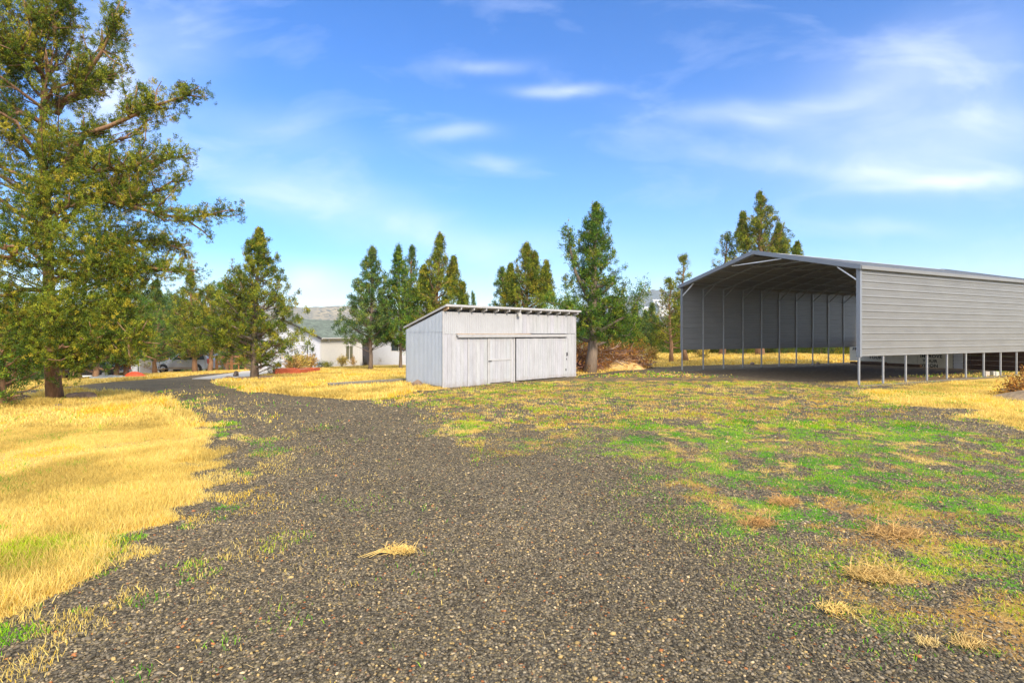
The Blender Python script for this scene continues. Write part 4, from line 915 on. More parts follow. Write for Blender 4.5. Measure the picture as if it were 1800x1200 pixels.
# planter box along the apron
def lbox(name, label, cat, pa, pb, w_, h, m, th=.05, group=None):
    """open topped box of four boards between two ground points"""
    a, b = np.array(G(*pa)), np.array(G(*pb)); r_ = thing(name, label, cat, tuple(a), group); d = (b-a); L = np.linalg.norm(d); d /= L; n_ = np.array([-d[1], d[0], 0]); n_ /= np.linalg.norm(n_)
    for o_, e, l_ in ((0*d, d, L), (n_*(w_-th), d, L)): mb = MB(); mb.box(o_-UP*.05, e*l_, n_*th, UP*(h+.05)); mb.build('board', m, r_)
    for o_ in (0*d, d*(L-th)): mb = MB(); mb.box(o_+n_*th-UP*.05, d*th, n_*(w_-2*th), UP*(h+.047)); mb.build('end_board', m, r_)
    mb = MB(); mb.box(n_*th+d*th-UP*.05, d*(L-2*th), n_*(w_-2*th), UP*(h)); mb.build('soil', M['dirt'], r_)
    return r_
lbox('planter_box', 'long low orange red planter box at the left, by the garage', 'planter', (484, 661.0), (526, 659.5), 1.0, .36, M['planter'])
lbox('planter_box', 'shorter orange red planter box angled toward the house corner', 'planter', (528, 659), (563, 654.5), 1.0, .30, M['planter'])
# railroad tie edging the lawn
a, b = np.array(G(579, 682)), np.array(G(714, 673)); d = b-a; mb = MB(); n_ = np.array([-d[1], d[0], 0])/np.linalg.norm(d)
mb.box((0, 0, -.06), d, n_*.2, UP*.24); tag(bevel(mb.build('landscape_timber', M['timber'], None, loc=tuple(a)), .02), 'long grey timber lying on the lawn up to the shed corner', 'timber')

# ------------------------------------------------------------------ tyre, rocks, mounds
def tire(name, label, loc, rz, r=.36, w_=.22, lean=.1):
    mb = MB(); n = 28; ms = 10; V = []; f = []
    for i in range(n):
        a = 2*math.pi*i/n
        for j in range(ms):
            b = 2*math.pi*j/ms; rr = r-w_*.42+w_*.42*math.cos(b); V.append((rr*math.cos(a), w_*.5*math.sin(b), rr*math.sin(a)))
    f = [(i*ms+j, ((i+1) % n)*ms+j, ((i+1) % n)*ms+(j+1) % ms, i*ms+(j+1) % ms) for i in range(n) for j in range(ms)]
    mb.add(V, f); o = mb.build(name, M['rubber'], None, True, loc); o.rotation_euler = (lean, 0, rz); return tag(o, label, 'tire')
p = at(641.5, 633, 48.0); tire('tire', 'black tyre standing against the white house wall', p, R(-70), .47, .26)
def rock(px, py, rx, ry, h, seed, label, group=None, m='rock'):
    r = np.random.RandomState(seed); V = []; f = []; n = 14; ms = 8
    for j in range(ms+1):
        ph = math.pi*j/ms
        for i in range(n):
            a = 2*math.pi*i/n; v = np.array([math.sin(ph)*math.cos(a), math.sin(ph)*math.sin(a), math.cos(ph)])
            k = 1+.30*(float(vnoise(v[0]*1.7+seed, v[1]*1.7+v[2]*2.1+seed*3))-.5)*2; k += .10*(float(vnoise(v[0]*5+seed, v[1]*5+v[2]*4))-.5)*2
            V.append((v[0]*rx*k, v[1]*ry*k, v[2]*h*.6*k+h*.25))
    f = [(j*n+i, (j+1)*n+i, (j+1)*n+(i+1) % n, j*n+(i+1) % n) for j in range(ms) for i in range(n)]
    mb = MB().add(V, f); o = mb.build('rock', M[m], None, False, G(px, py)); o.rotation_euler = (0, 0, r.rand()*3); return tag(o, label, 'rock', group)
rock(24, 710, .22, .18, .38, 1, 'rounded brown boulder left of the huge juniper trunk')
rock(41, 706, .24, .16, .22, 2, 'flat brown stone just right of the rounded boulder at the left')
rock(56, 703, .17, .14, .12, 3, 'low stone between the flat stone and the huge trunk')
rock(128, 702, .34, .2, .26, 4, 'long low stone touching the right side of the huge trunk')
rock(151, 702, .24, .18, .28, 5, 'squarish brown stone right of the long low stone')
rock(102, 713, .13, .1, .06, 6, 'small stone half sunk in the dry lawn below the huge trunk')
rock(733, 680.5, .22, .14, .30, 7, 'brown wedge shaped rock leaning on the shed side wall')
rock(402, 668.5, .27, .2, .26, 8, 'dark boulder at the left end of the rocks round the apron juniper')
rock(419, 669, .25, .2, .20, 9, 'second dark boulder left of the apron juniper trunk')
rock(433, 669, .22, .2, .18, 10, 'boulder touching the left foot of the apron juniper trunk')
rock(464, 668, .30, .2, .24, 12, 'boulder touching the right foot of the apron juniper trunk')
rock(477, 667, .22, .2, .22, 13, 'rightmost dark boulder by the apron juniper, next to the planter')
rock(415, 662.5, .14, .12, .42, 14, 'small upright reddish stone standing above the boulders by the apron')
rock(1127, 645, .3, .25, .35, 15, 'brown stump like rock at the right foot of the straw mound')
rock(1438, 641, .12, .1, .2, 17, 'little pale stone at the fifth left leg of the carport')
rock(1322, 641, .16, .1, .2, 18, 'small grey stone in the field between carport legs')
def mound(name, label, cat, px, py, rx, ry, h, m, seed, ang=0, n=60):
    x0, y0, z0 = G(px, py); g = np.linspace(-1.15, 1.15, n); A, B = np.meshgrid(g, g); r_ = np.hypot(A, B)
    xx = A*rx; yy = B*ry; c_, s_ = math.cos(ang), math.sin(ang); xw = x0+xx*c_-yy*s_; yw = y0+xx*s_+yy*c_
    wob = 1+.35*(fbm(xw, yw, 1.1, 4, seed)-.5); hh = h*np.clip(np.cos(np.clip(r_*wob, 0, 1.1)*math.pi/2), -.2, 1)**1+h*.22*(fbm(xw, yw, 3.5, 4, seed+2)-.5)*sst(1.1, .7, r_)
    Zm = zt(xw, yw)+hh-.06-.3*sst(.95, 1.15, r_)
    idx = np.arange(n*n).reshape(n, n); fq = np.stack([idx[:-1, :-1], idx[:-1, 1:], idx[1:, 1:], idx[1:, :-1]], -1).reshape(-1, 4)
    V = np.stack([xw.ravel()-x0, yw.ravel()-y0, Zm.ravel()-z0], 1); return tag(link(name, newmesh(name, V, [fq], None, M[m], True), None, (x0, y0, z0)), label, cat)
mound('straw_mound', 'low mound of straw coloured clippings in front of the brush pile', 'mound', 1094, 648, 1.5, 1.1, .52, 'straw', 5)
mound('dirt_mound', 'brown dirt and stick mound at the right photo edge', 'mound', 1835, 703, 1.2, 1.2, .38, 'dirt', 8)
# brush pile of dead branches
def brush(name, label, px, py, rx, ry, h, n, seed, cols, ln=(.5, 1.6)):
    x0, y0, z0 = G(px, py); r = np.random.RandomState(seed); root = thing(name, label, 'brush', (x0, y0, z0)); mb = MB(); C = []
    for i in range(n):
        a = r.rand()*2*math.pi; q = r.rand()**.6; x, y = q*rx*math.cos(a), q*ry*math.sin(a); top = h*(1-q**2)**.6*(.6+.6*r.rand())
        z = top*r.rand()**.5; L = r.uniform(*ln); d = r.randn(3)*[1, 1, .45]; d /= np.linalg.norm(d); p = np.array([x, y, max(z, .06)])
        k = cols[r.randint(len(cols))]; k = np.array(k)*(.7+.6*r.rand()); P = [p-d*L/2, p+r.randn(3)*.06, p+d*L/2+[0, 0, .1*L]]
        for pp in P: pp[2] = max(pp[2], .0)
        mb.tube(P, [.022, .016, .006] if r.rand() < .9 else [.05, .04, .025], 4, tuple(k), cap=False)
        if r.rand() < .8: C.append((*P[2], .16+.12*r.rand(), *d, 1.))
    mb.build('branches', M['twig'], root)
    T = Tree(seed); T.cl = C; PAL['rust'] = np.array([(.30, .13, .03), (.42, .19, .04), (.50, .26, .05), (.22, .09, .03), (.14, .07, .03)])
    V, fq, tt_ = T.foliage(10, 7, .09, 'rust'); link('dead_foliage', newmesh('dead_foliage', V, [fq], tt_, M['leaf']), root)
brush('brush_pile', 'tall pile of rust brown cut branches behind the straw mound', 1066, 646, 2.5, 1.6, 1.35, 420, 4, [(.34, .2, .12), (.22, .12, .08), (.16, .09, .06), (.4, .3, .22)])
brush('brush_pile', 'lower heap of dead branches between shed and juniper trunk', 1018, 652, 1.2, 1.2, 1.15, 130, 5, [(.3, .14, .09), (.18, .08, .06), (.14, .07, .05)])
brush('stick_heap', 'heap of sticks and roots on the dirt mound at right edge', 1822, 697, .75, .7, .42, 110, 6, [(.26, .17, .1), (.14, .08, .05), (.4, .3, .18)], (.2, .7))

# ------------------------------------------------------------------ shrubs and clumps
def shrub(px, py, rad, h, label, pal, seed, cat='shrub', group=None, leaf=.05, nt=70, dens=14):
    T = Tree(seed); r = T.r; root = thing('shrub', label, cat, G(px, py), group)
    for i in range(14):
        a = r.rand()*6.28; d = np.array([math.cos(a)*rad*r.rand(), math.sin(a)*rad*r.rand(), h*(.5+.5*r.rand())]); T.wood.tube([(0, 0, -.05), d*.5, d], [.012, .008, .004], 4)
        T.clump(d*.75, rad*.4, d)
    T.foliage; V, fq, tt_ = T.foliage(dens, 9, leaf, pal, aspect=.2); T.wood.build('stems', M['barkg'], root); link('foliage', newmesh('foliage', V, [fq], tt_, M['leaf']), root)
PAL['gold'] = np.array([(.45, .33, .07), (.55, .42, .10), (.35, .26, .06), (.25, .24, .05), (.6, .45, .15)])
PAL['rusty'] = np.array([(.40, .24, .06), (.48, .3, .08), (.3, .18, .06), (.2, .14, .05), (.5, .36, .14)])
PAL['dk'] = np.array([(.02, .05, .015), (.03, .07, .02), (.05, .09, .02), (.04, .06, .02), (.02, .03, .01)])
shrub(601, 645, .45, .8, 'golden grass clump under the side window', 'gold', 1, leaf=.16)
shrub(618, 643, .4, .75, 'orange gold grass clump at the right end of the side wall', 'rusty', 2, leaf=.16)
shrub(576, 649, .4, .5, 'pale olive shrub at the house corner', 'olive', 3, leaf=.1)
shrub(563, 649, .42, .55, 'dark green shrub at the right end of the planter', 'dk', 4, leaf=.08)
shrub(545, 652, .5, .8, 'tall rusty grass clump behind the planter', 'rusty', 5, leaf=.18)
shrub(528, 654, .5, .85, 'dry grass tuft behind the planter beside the garage door', 'gold', 6, leaf=.2)
shrub(515, 656, .45, .7, 'thin dry clump at the middle of the orange planter', 'rusty', 7, leaf=.2)
shrub(478, 661, .42, .5, 'low dark green shrub at the left end of the planter', 'dk', 8, leaf=.06)
shrub(434, 652, .45, .9, 'small green shrub at the garage door left of the apron juniper', 'green', 9, leaf=.07)
shrub(672, 641, .5, .6, 'grey brown twiggy shrub under the wing window', 'rusty', 10, leaf=.1)
shrub(1146, 633, .5, .75, 'yellow grass tuft standing up in the field left of the carport', 'gold', 14, leaf=.22)
shrub(1236, 632, .5, .6, 'yellow tuft in the field seen under the carport wall', 'gold', 15, leaf=.22)

# ------------------------------------------------------------------ vehicles and yard things on the left
def vehicle(name, label, cat, loc, rz, L, prof, win, wheels, Wd=1.8, paint='silver', lower=None, wr=.36, group=None, zb=.32):
    """car: side outline extruded with tumblehome; local x forward"""
    root = thing(name, label, cat, loc); root.rotation_euler = (0, 0, rz)
    n = len(prof); V = []; belt = .95
    for sx in (-1, 1):
        for x, z in prof:
            k = 1-.16*max(0, z-belt)/.8; V.append((x, sx*Wd/2*k, z))
    mb = MB().add(V, [tuple(range(n)), tuple(range(2*n-1, n-1, -1))]+[(i, n+i, n+(i+1) % n, (i+1) % n) for i in range(n)])
    bevel(mb.build('body', M[paint], root), .04, 3)
    for sx in (-1, 1):
        for wq in win:
            V = []
            for x, z in wq: k = 1-.16*max(0, z-belt)/.8; V.append((x, sx*(Wd/2*k+.006), z))
            V += [(v[0], v[1]-sx*.03, v[2]) for v in V]; m_ = len(wq)
            MB().add(V, [tuple(range(m_)), tuple(range(2*m_-1, m_-1, -1))]+[(i, m_+i, m_+(i+1) % m_, (i+1) % m_) for i in range(m_)]).build('side_window', M['glass'], root)
        if lower:
            x0, x1 = lower; mb = MB(); mb.box((x0, sx*(Wd/2+.004)-(.0 if sx > 0 else .012), zb+.02), (x1-x0, 0, 0), (0, .012, 0), (0, 0, .2)); mb.build('rocker_panel', M['tan_lower'], root)
        for wx in wheels:
            mb = MB(); P = []
            for k in range(25): a = math.pi*k/24; P.append((wx+(wr+.07)*math.cos(a), (wr+.0)+(wr+.07)*math.sin(a)))
            V = [(x, sx*(Wd/2+.008), max(z, zb)) for x, z in P]+[(x, sx*(Wd/2-.1), max(z, zb)) for x, z in P]; m_ = len(P)
            mb.add(V, [tuple(range(m_)), tuple(range(2*m_-1, m_-1, -1))]+[(i, m_+i, m_+i+1, i+1) for i in range(m_-1)]); mb.build('wheel_arch', M['dark'], root)
            mb = MB(); mb.tube([(wx, sx*(Wd/2-.2), wr), (wx, sx*(Wd/2-.18), wr), (wx, sx*(Wd/2+.0), wr), (wx, sx*(Wd/2+.03), wr)], [wr*.9, wr, wr, wr*.93], 28); wo = mb.build('wheel', M['rubber'], root, False)
            mb = MB(); mb.tube([(wx, sx*(Wd/2+.0), wr), (wx, sx*(Wd/2+.04), wr)], [wr*.62, wr*.56], 20)
            for k in range(6): a = k*math.pi/3; mb.bar((wx, sx*(Wd/2+.045), wr), (wx+wr*.5*math.cos(a), sx*(Wd/2+.045), wr+wr*.5*math.sin(a)), .07, .03)
            mb.build('rim', M['rim'], wo)
    return root
def ends(root, xf, xr, zf, zr, Wd=1.8, bump=True):
    for sx in (-1, 1):
        mb = MB(); mb.cbox((xf, sx*(Wd/2-.2), zf), .08, .3, .16); bevel(mb.build('headlight', M['lens'], root), .02)
        mb = MB(); mb.cbox((xr, sx*(Wd/2-.1), zr), .08, .16, .42); bevel(mb.build('tail_light', M['red_lens'], root), .02)
    for x in (xf, xr): mb = MB(); mb.cbox((x+(.04 if x > 0 else -.04), 0, .48), .14, Wd*.97, .18); bevel(mb.build('bumper', M['rim'], root), .03)
xs, ys = at(331, 655, 46)[:2]
v = vehicle('silver_vehicle', 'silver four wheel drive wagon parked behind the roadside junipers', 'car', (xs, ys, float(zt(xs, ys))), R(176), 4.7,
    [(2.35, .42), (2.36, .80), (2.28, 1.02), (1.2, 1.14), (.95, 1.17), (.35, 1.66), (.1, 1.74), (-1.95, 1.76), (-2.15, 1.62), (-2.33, 1.05), (-2.35, .45), (-2.1, .34), (2.1, .34)],
    [[(.78, 1.18), (.33, 1.58), (-.05, 1.62), (-.05, 1.18)], [(-.15, 1.18), (-.15, 1.62), (-.95, 1.63), (-.95, 1.18)], [(-1.05, 1.18), (-1.05, 1.63), (-1.88, 1.62), (-2.05, 1.18)]],
    (1.62, -1.42), 1.8, 'silver', (1.0, -.85+.0) if False else (-.95, 1.15), .37)
ends(v, 2.36, -2.34, .86, 1.05)
mb = MB(); V = [(.93, -.72, 1.21), (.93, .72, 1.21), (.40, .62, 1.62), (.40, -.62, 1.62)]; V = V+[(a+.02, b, c+.02) for a, b, c in V]; mb.add(V, [(0, 3, 2, 1), (4, 5, 6, 7), (0, 1, 5, 4), (1, 2, 6, 5), (2, 3, 7, 6), (3, 0, 4, 7)]); mb.build('windscreen', M['glass'], v)
xs, ys = at(252, 658, 50)[:2]
v = vehicle('pale_car', 'pale blue grey car half hidden behind the dark tree trunk', 'car', (xs, ys, float(zt(xs, ys))), R(200), 4.3,
    [(2.15, .40), (2.18, .72), (2.0, .88), (1.0, .98), (.35, 1.38), (-1.2, 1.42), (-1.9, 1.02), (-2.15, .95), (-2.16, .42), (-1.9, .30), (1.9, .30)],
    [[(.82, .99), (.32, 1.31), (-.3, 1.33), (-.3, .99)], [(-.4, .99), (-.4, 1.33), (-1.15, 1.33), (-1.6, 1.0)]], (1.35, -1.35), 1.75, 'whitecar', None, .33)
ends(v, 2.16, -2.14, .72, .82, 1.75)
xs, ys = at(160, 664, 38)[:2]
v = vehicle('black_car', 'black low car parked in the shade at the left of the yard', 'car', (xs, ys, float(zt(xs, ys))), R(190), 4.3,
    [(2.15, .36), (2.18, .62), (2.0, .76), (1.0, .86), (.35, 1.22), (-.9, 1.24), (-1.7, .92), (-2.15, .88), (-2.16, .38), (-1.9, .26), (1.9, .26)],
    [[(.8, .87), (.32, 1.15), (-.3, 1.17), (-.3, .87)], [(-.4, .87), (-.4, 1.17), (-.9, 1.17), (-1.4, .88)]], (1.35, -1.35), 1.75, 'black_paint', None, .32)
ends(v, 2.16, -2.14, .62, .72, 1.75)
# red tarp covered heap, aluminium boat, planks, utility trailer, small shed
def tarp(name, label, cat, px, py, Y, L, Wd, h, rz, m, seed):
    x, y = at(px, py, Y)[:2]; n = 30; k = 14; V = []
    for i in range(n+1):
        u = i/n*2-1
        for j in range(k+1):
            a = math.pi*j/k; q = (1-abs(u)**3.2); hh = h*(.45+.55*q)*(.85+.3*float(vnoise(u*3+seed, 2.)))*(1-.35*(u > .25)*(u-.25))
            V.append((u*L/2, -math.cos(a)*Wd/2*(.55+.45*q), max(0, math.sin(a)**.7*hh+.04*float(vnoise(i*.9, j*.9+seed))-.02)))
    f = [(i*(k+1)+j, (i+1)*(k+1)+j, (i+1)*(k+1)+j+1, i*(k+1)+j+1) for i in range(n) for j in range(k)]+[tuple(range(k+1)), tuple(n*(k+1)+j for j in range(k, -1, -1))]
    o = MB().add(V, f).build(name, M[m], None, False, (x, y, float(zt(x, y)))); o.rotation_euler = (0, 0, rz); return tag(o, label, cat)
tarp('tarp_covered_load', 'bright orange red tarp over a long low load beside the drive', 'tarp', 238, 664, 33, 1.15, .9, .36, R(6), 'red_tarp', 3)
M['alu'] = mat('dull_aluminium_boat', (.36, .40, .42), .4, .4, noise=.15)
def boat(px, py, Y, rz):
    x, y = at(px, py, Y)[:2]; root = thing('upturned_boat', 'small grey metal boat lying upside down under the junipers', 'boat', (x, y, float(zt(x, y))))
    root.rotation_euler = (0, 0, rz); V = []; n = 16; k = 10
    for i in range(n+1):
        u = i/n; wd = .5*(1-max(0, (u-.45)/.55)**2.2)+.02
        for j in range(k+1): a = math.pi*j/k; V.append(((u-.5)*1.7, -math.cos(a)*wd, (math.sin(a)**.6)*.28*(1-.3*u)))
    f = [(i*(k+1)+j, (i+1)*(k+1)+j, (i+1)*(k+1)+j+1, i*(k+1)+j+1) for i in range(n) for j in range(k)]+[tuple(range(k+1))]
    MB().add(V, f).build('hull', M['alu'], root, True)
    mb = MB(); mb.box((-.86, -.53, .0), (1.0, 0, 0), (0, .03, 0), (0, 0, .05)); mb.box((-.86, .5, .0), (1.0, 0, 0), (0, .03, 0), (0, 0, .05)); mb.bar((-.85, 0, .285), (.7, 0, .22), .03, .03); mb.build('gunwale', M['galv'], root)
boat(193, 664, 32, R(8))
for (pa, pb, lab) in (((199, 669.5), (228, 667.5), 'weathered plank on the verge below the grey boat'), ((217, 667), (255, 664), 'long pale plank lying in front of the red tarp')):
    a, b = np.array(G(*pa)), np.array(G(*pb)); mb = MB(); mb.bar(a-a+UP*.06, b-a+UP*.06, .2, .07); tag(mb.build('plank', M['wood_tan'], None, loc=tuple(a)), lab, 'plank')
x, y = at(233, 655, 42)[:2]; z = float(zt(x, y)); r_ = thing('garden_shed', 'pale blue ribbed tin shed showing between dark tree trunks', 'shed', (x, y, z))
def tin(mb, o, al, L, h, nr): sheet(mb, o, UP, h, al, [(q*.2+e, d) for q in range(int(L/.2)) for e, d in ((0, 0), (.03, .02), (.06, .02), (.09, 0))]+[(int(L/.2)*.2, 0)], nr)
mb = MB(); tin(mb, (-.6, 0, 0), np.array([1., 0, 0]), 1.2, 1.9, np.array([0, -1., 0])); mb.build('front_wall', M['tin'], r_)
mb = MB(); mb.box((-.6, .02, 0), (.03, 0, 0), (0, 1.5, 0), (0, 0, 1.9)); mb.box((.57, .02, 0), (.03, 0, 0), (0, 1.5, 0), (0, 0, 1.9)); mb.box((-.6, 1.52, 0), (1.2, 0, 0), (0, .03, 0), (0, 0, 1.9)); mb.build('back_walls', M['tin'], r_)
mb = MB(); mb.add([(-.7, -.1, 1.88), (.7, -.1, 1.88), (.7, 1.65, 1.88), (-.7, 1.65, 1.88), (-.7, .77, 2.2), (.7, .77, 2.2)], [(0, 1, 5, 4), (2, 3, 4, 5), (0, 4, 3), (1, 2, 5), (0, 3, 2, 1)]); mb.build('roof', M['carport_in'], r_)
for xx in (-.58, -.02, .56): mb = MB(); mb.box((xx-.03, -.05, 0), (.06, 0, 0), (0, .03, 0), (0, 0, 1.86)); mb.build('upright', M['white'], r_)
x, y = at(155, 655, 46)[:2]; r_ = thing('storage_shed', 'white ribbed storage shed behind the black car', 'shed', (x, y, float(zt(x, y))))
mb = MB(); tin(mb, (-1.1, 0, 0), np.array([1., 0, 0]), 2.4, 1.7, np.array([0, -1., 0])); mb.build('front_wall', M['tin'], r_)
mb = MB(); mb.box((-1.1, .02, 0), (.03, 0, 0), (0, 2, 0), (0, 0, 1.7)); mb.box((1.27, .02, 0), (.03, 0, 0), (0, 2, 0), (0, 0, 1.7)); mb.box((-1.1, 2.02, 0), (2.4, 0, 0), (0, .03, 0), (0, 0, 1.7)); mb.build('back_walls', M['tin'], r_)
mb = MB(); mb.add([(-1.25, -.15, 1.7), (1.45, -.15, 1.7), (1.45, 2.2, 2.05), (-1.25, 2.2, 2.05), (-1.25, -.15, 1.75), (1.45, -.15, 1.75), (1.45, 2.2, 2.1), (-1.25, 2.2, 2.1)], [(0, 3, 2, 1), (4, 5, 6, 7), (0, 1, 5, 4), (1, 2, 6, 5), (2, 3, 7, 6), (3, 0, 4, 7)]); mb.build('roof', M['dark'], r_)
x, y = at(277, 655, 45)[:2]; z = float(zt(x, y)); r_ = thing('utility_trailer', 'small white framed utility trailer at the nose of the silver vehicle', 'trailer', (x, y, z)); r_.rotation_euler = (0, 0, R(170))
mb = MB(); mb.box((-.7, -.5, .42), (1.4, 0, 0), (0, 1.0, 0), (0, 0, .06)); mb.build('deck', M['wood_tan'], r_)
for sy in (-.5, .5):
    mb = MB(); mb.bar((-.7, sy, .95), (.7, sy, .95), .04); [mb.bar((xx, sy, .45), (xx, sy, .95), .04) for xx in (-.68, 0, .68)]; mb.bar((-.68, sy, .95), (-.68, sy, 1.4), .04); mb.build('side_rail', M['white'], r_)
    mb = MB(); mb.tube([(0, sy*1.15-.07, .28), (0, sy*1.15+.07, .28)], .28, 20); wh = mb.build('wheel', M['rubber'], r_); mb = MB(); mb.tube([(0, sy*1.15-.08, .28), (0, sy*1.15+.08, .28)], .15, 14); mb.build('rim', M['white'], wh)
mb = MB(); mb.bar((.7, -.3, .42), (1.5, 0, .42), .05); mb.bar((.7, .3, .42), (1.5, 0, .42), .05); mb.bar((1.4, 0, .0), (1.4, 0, .6), .05); mb.build('drawbar', M['galv'], r_)
# orange wood fence
fx0, fy0, _ = at(381, 650, 44); fz = float(zt(fx0, fy0)); fc = thing('rail_fence', 'orange brown wood post and rail fence left of the garage', 'fence', (fx0, fy0, fz))
def fxp(px, Y): p = at(px, 600, Y); return np.array([p[0]-fx0, Y-fy0, float(zt(p[0], Y))-fz])
pp = [fxp(px, Y) for px, Y in ((381, 44), (407, 44.8), (432, 45.6), (458, 46.4))]
for p in pp: mb = MB(); mb.bar(p-UP*.2, p+UP*1.35, .17); bevel(mb.build('post', M['post'], fc), .01)
for a, b in zip(pp[:-1], pp[1:]):
    for z in (.62, 1.2): mb = MB(); mb.bar(a+UP*z-fn*.1, b+UP*z-fn*.1, .04, .14); mb.build('rail', M['post'], fc)
    m_ = (a+b)/2; mb = MB(); mb.bar(m_-UP*.1, m_+UP*1.3, .08); mb.build('thin_post', M['post'], fc)
    for z in np.arange(.1, 1.2, .18): mb = MB(); mb.bar(a+UP*z-fn*.02, b+UP*z-fn*.02, .008); mb.build('wire', M['galv'], fc)
mb = MB(); mb.bar(pp[0]+np.array([.15, 0, 1.2]), pp[0]+np.array([.75, .1, 0]), .08); mb.build('brace', M['timber'], fc)
# white things far behind the brush and houses on the hill foot
M['wtent'] = mat('white_panel', (.8, .8, .8), .5)
def far_house(px, py, Y, wd, dp, h, label, rh=.9, base=None, m='white', roofm='shed_roof', group=None):
    x, y, z = at(px, py, Y); r_ = thing('far_house', label, 'house', (x, y, z), group)
    mb = MB(); mb.box((-wd/2, 0, -4), (wd, 0, 0), (0, dp, 0), (0, 0, h+4)); mb.build('wall', M[m], r_)
    mb = MB(); e = .4; mb.add([(-wd/2-e, -e, h), (wd/2+e, -e, h), (wd/2+e, dp+e, h), (-wd/2-e, dp+e, h), (-wd/2-e, dp/2, h+rh), (wd/2+e, dp/2, h+rh)], [(0, 1, 5, 4), (2, 3, 4, 5), (0, 4, 3), (1, 2, 5), (0, 3, 2, 1)]); mb.build('roof', M[roofm], r_)
    for k in range(3): mb = MB(); mb.box((-wd/2+wd*(.15+.28*k), -.05, h*.35), (wd*.14, 0, 0), (0, .04, 0), (0, 0, h*.35)); mb.build('window', M['glass'], r_)
far_house(1058, 612, 62, 1.9, 3, 1.0, 'white trailer glimpsed through the juniper behind the brush pile', .25)
far_house(1074, 614, 64, .7, 2, 1.2, 'narrow white panel glimpsed right of the white trailer', .1)
far_house(1015, 614, 60, 1.2, 2, .9, 'white patch of a cabin between the shed and the juniper trunk', .2)
far_house(1172, 547, 420, 12, 9, 4, 'white house on the hazy slope left of the carport, the left one', 2.0)
far_house(1140, 549, 400, 9, 8, 3, 'low pale house at the foot of the hill beside the tall juniper', 1.5, roofm='white')
far_house(1168, 541, 560, 14, 9, 4, 'farther white house above the others on the hazy slope', 2.0)
far_house(1158, 533, 700, 14, 9, 3.5, 'highest tiny pale house on the hazy slope', 2.0)

# ------------------------------------------------------------------ grass, weeds, gravel
def blades(x, y, h, wd, lean, colr, seed, segs=2):
    """bent blades: two quads + tip each; arrays per blade"""
    r = np.random.RandomState(seed); n = len(x); z = zt(x, y); a = r.rand(n)*2*math.pi; b = r.rand(n)*2*math.pi
    wx, wy = np.cos(a)*wd/2, np.sin(a)*wd/2; lx, ly = np.cos(b)*lean*h, np.sin(b)*lean*h; hz_ = h*np.sqrt(np.clip(1-lean**2*.8, .05, 1))
    P = np.zeros((n, 5, 3)); 
    P[:, 0] = np.stack([x-wx, y-wy, z-.005], 1); P[:, 1] = np.stack([x+wx, y+wy, z-.005], 1)
    P[:, 2] = np.stack([x+wx*.8+lx*.5, y+wy*.8+ly*.5, z+hz_*.62], 1); P[:, 3] = np.stack([x-wx*.8+lx*.5, y-wy*.8+ly*.5, z+hz_*.62], 1)
    P[:, 4] = np.stack([x+lx, y+ly, z+hz_], 1)
    i = np.arange(n)[:, None]*5
    C = np.repeat(colr[:, None, :], 5, 1)
    return P.reshape(-1, 3), i+np.array([[0, 1, 2, 3]]), i+np.array([[3, 2, 4]]), C.reshape(-1, 3)
def sample(n, x0, x1, y0, y1, seed):
    r = np.random.RandomState(seed); return r.uniform(x0, x1, n), r.uniform(y0, y1, n), r
def pickc(pal, n, r, x, y, f=.8, s=3, amp=1.):
    pal = np.array(pal); k = fbm(x, y, f, 4, s); k = np.clip((k-.5)*2.2*amp+.5+r.randn(n)*.16, 0, .999)*(len(pal)-1); i = k.astype(int); fr = (k-i)[:, None]
    return (pal[i]*(1-fr)+pal[np.minimum(i+1, len(pal)-1)]*fr)*(.8+.4*r.rand(n, 1))
DRY = [(.54, .39, .10), (.66, .49, .13), (.80, .58, .14), (.86, .69, .25), (.80, .53, .06)]
GRN = [(.06, .24, .008), (.12, .38, .01), (.23, .48, .015), (.42, .52, .02)]
ORG = [(.40, .22, .04), (.58, .34, .06), (.74, .48, .12), (.80, .60, .22)]
dryP, grnP = [], []
zones = [  # n, x0, x1, y0, y1, height, width
    (1200000, -13, -.5, 2.4, 12, .062, .0048, 1), (300000, -26, -3, 11, 19, .12, .016, 2), (300000, -1, 13, 2.4, 12, .045, .0045, 3), (260000, -3, 24, 11, 22, .07, .012, 4), (260000, -30, -3, 17, 42, .13, .03, 5), (160000, 2, 45, 24, 50, .22, .05, 6)]
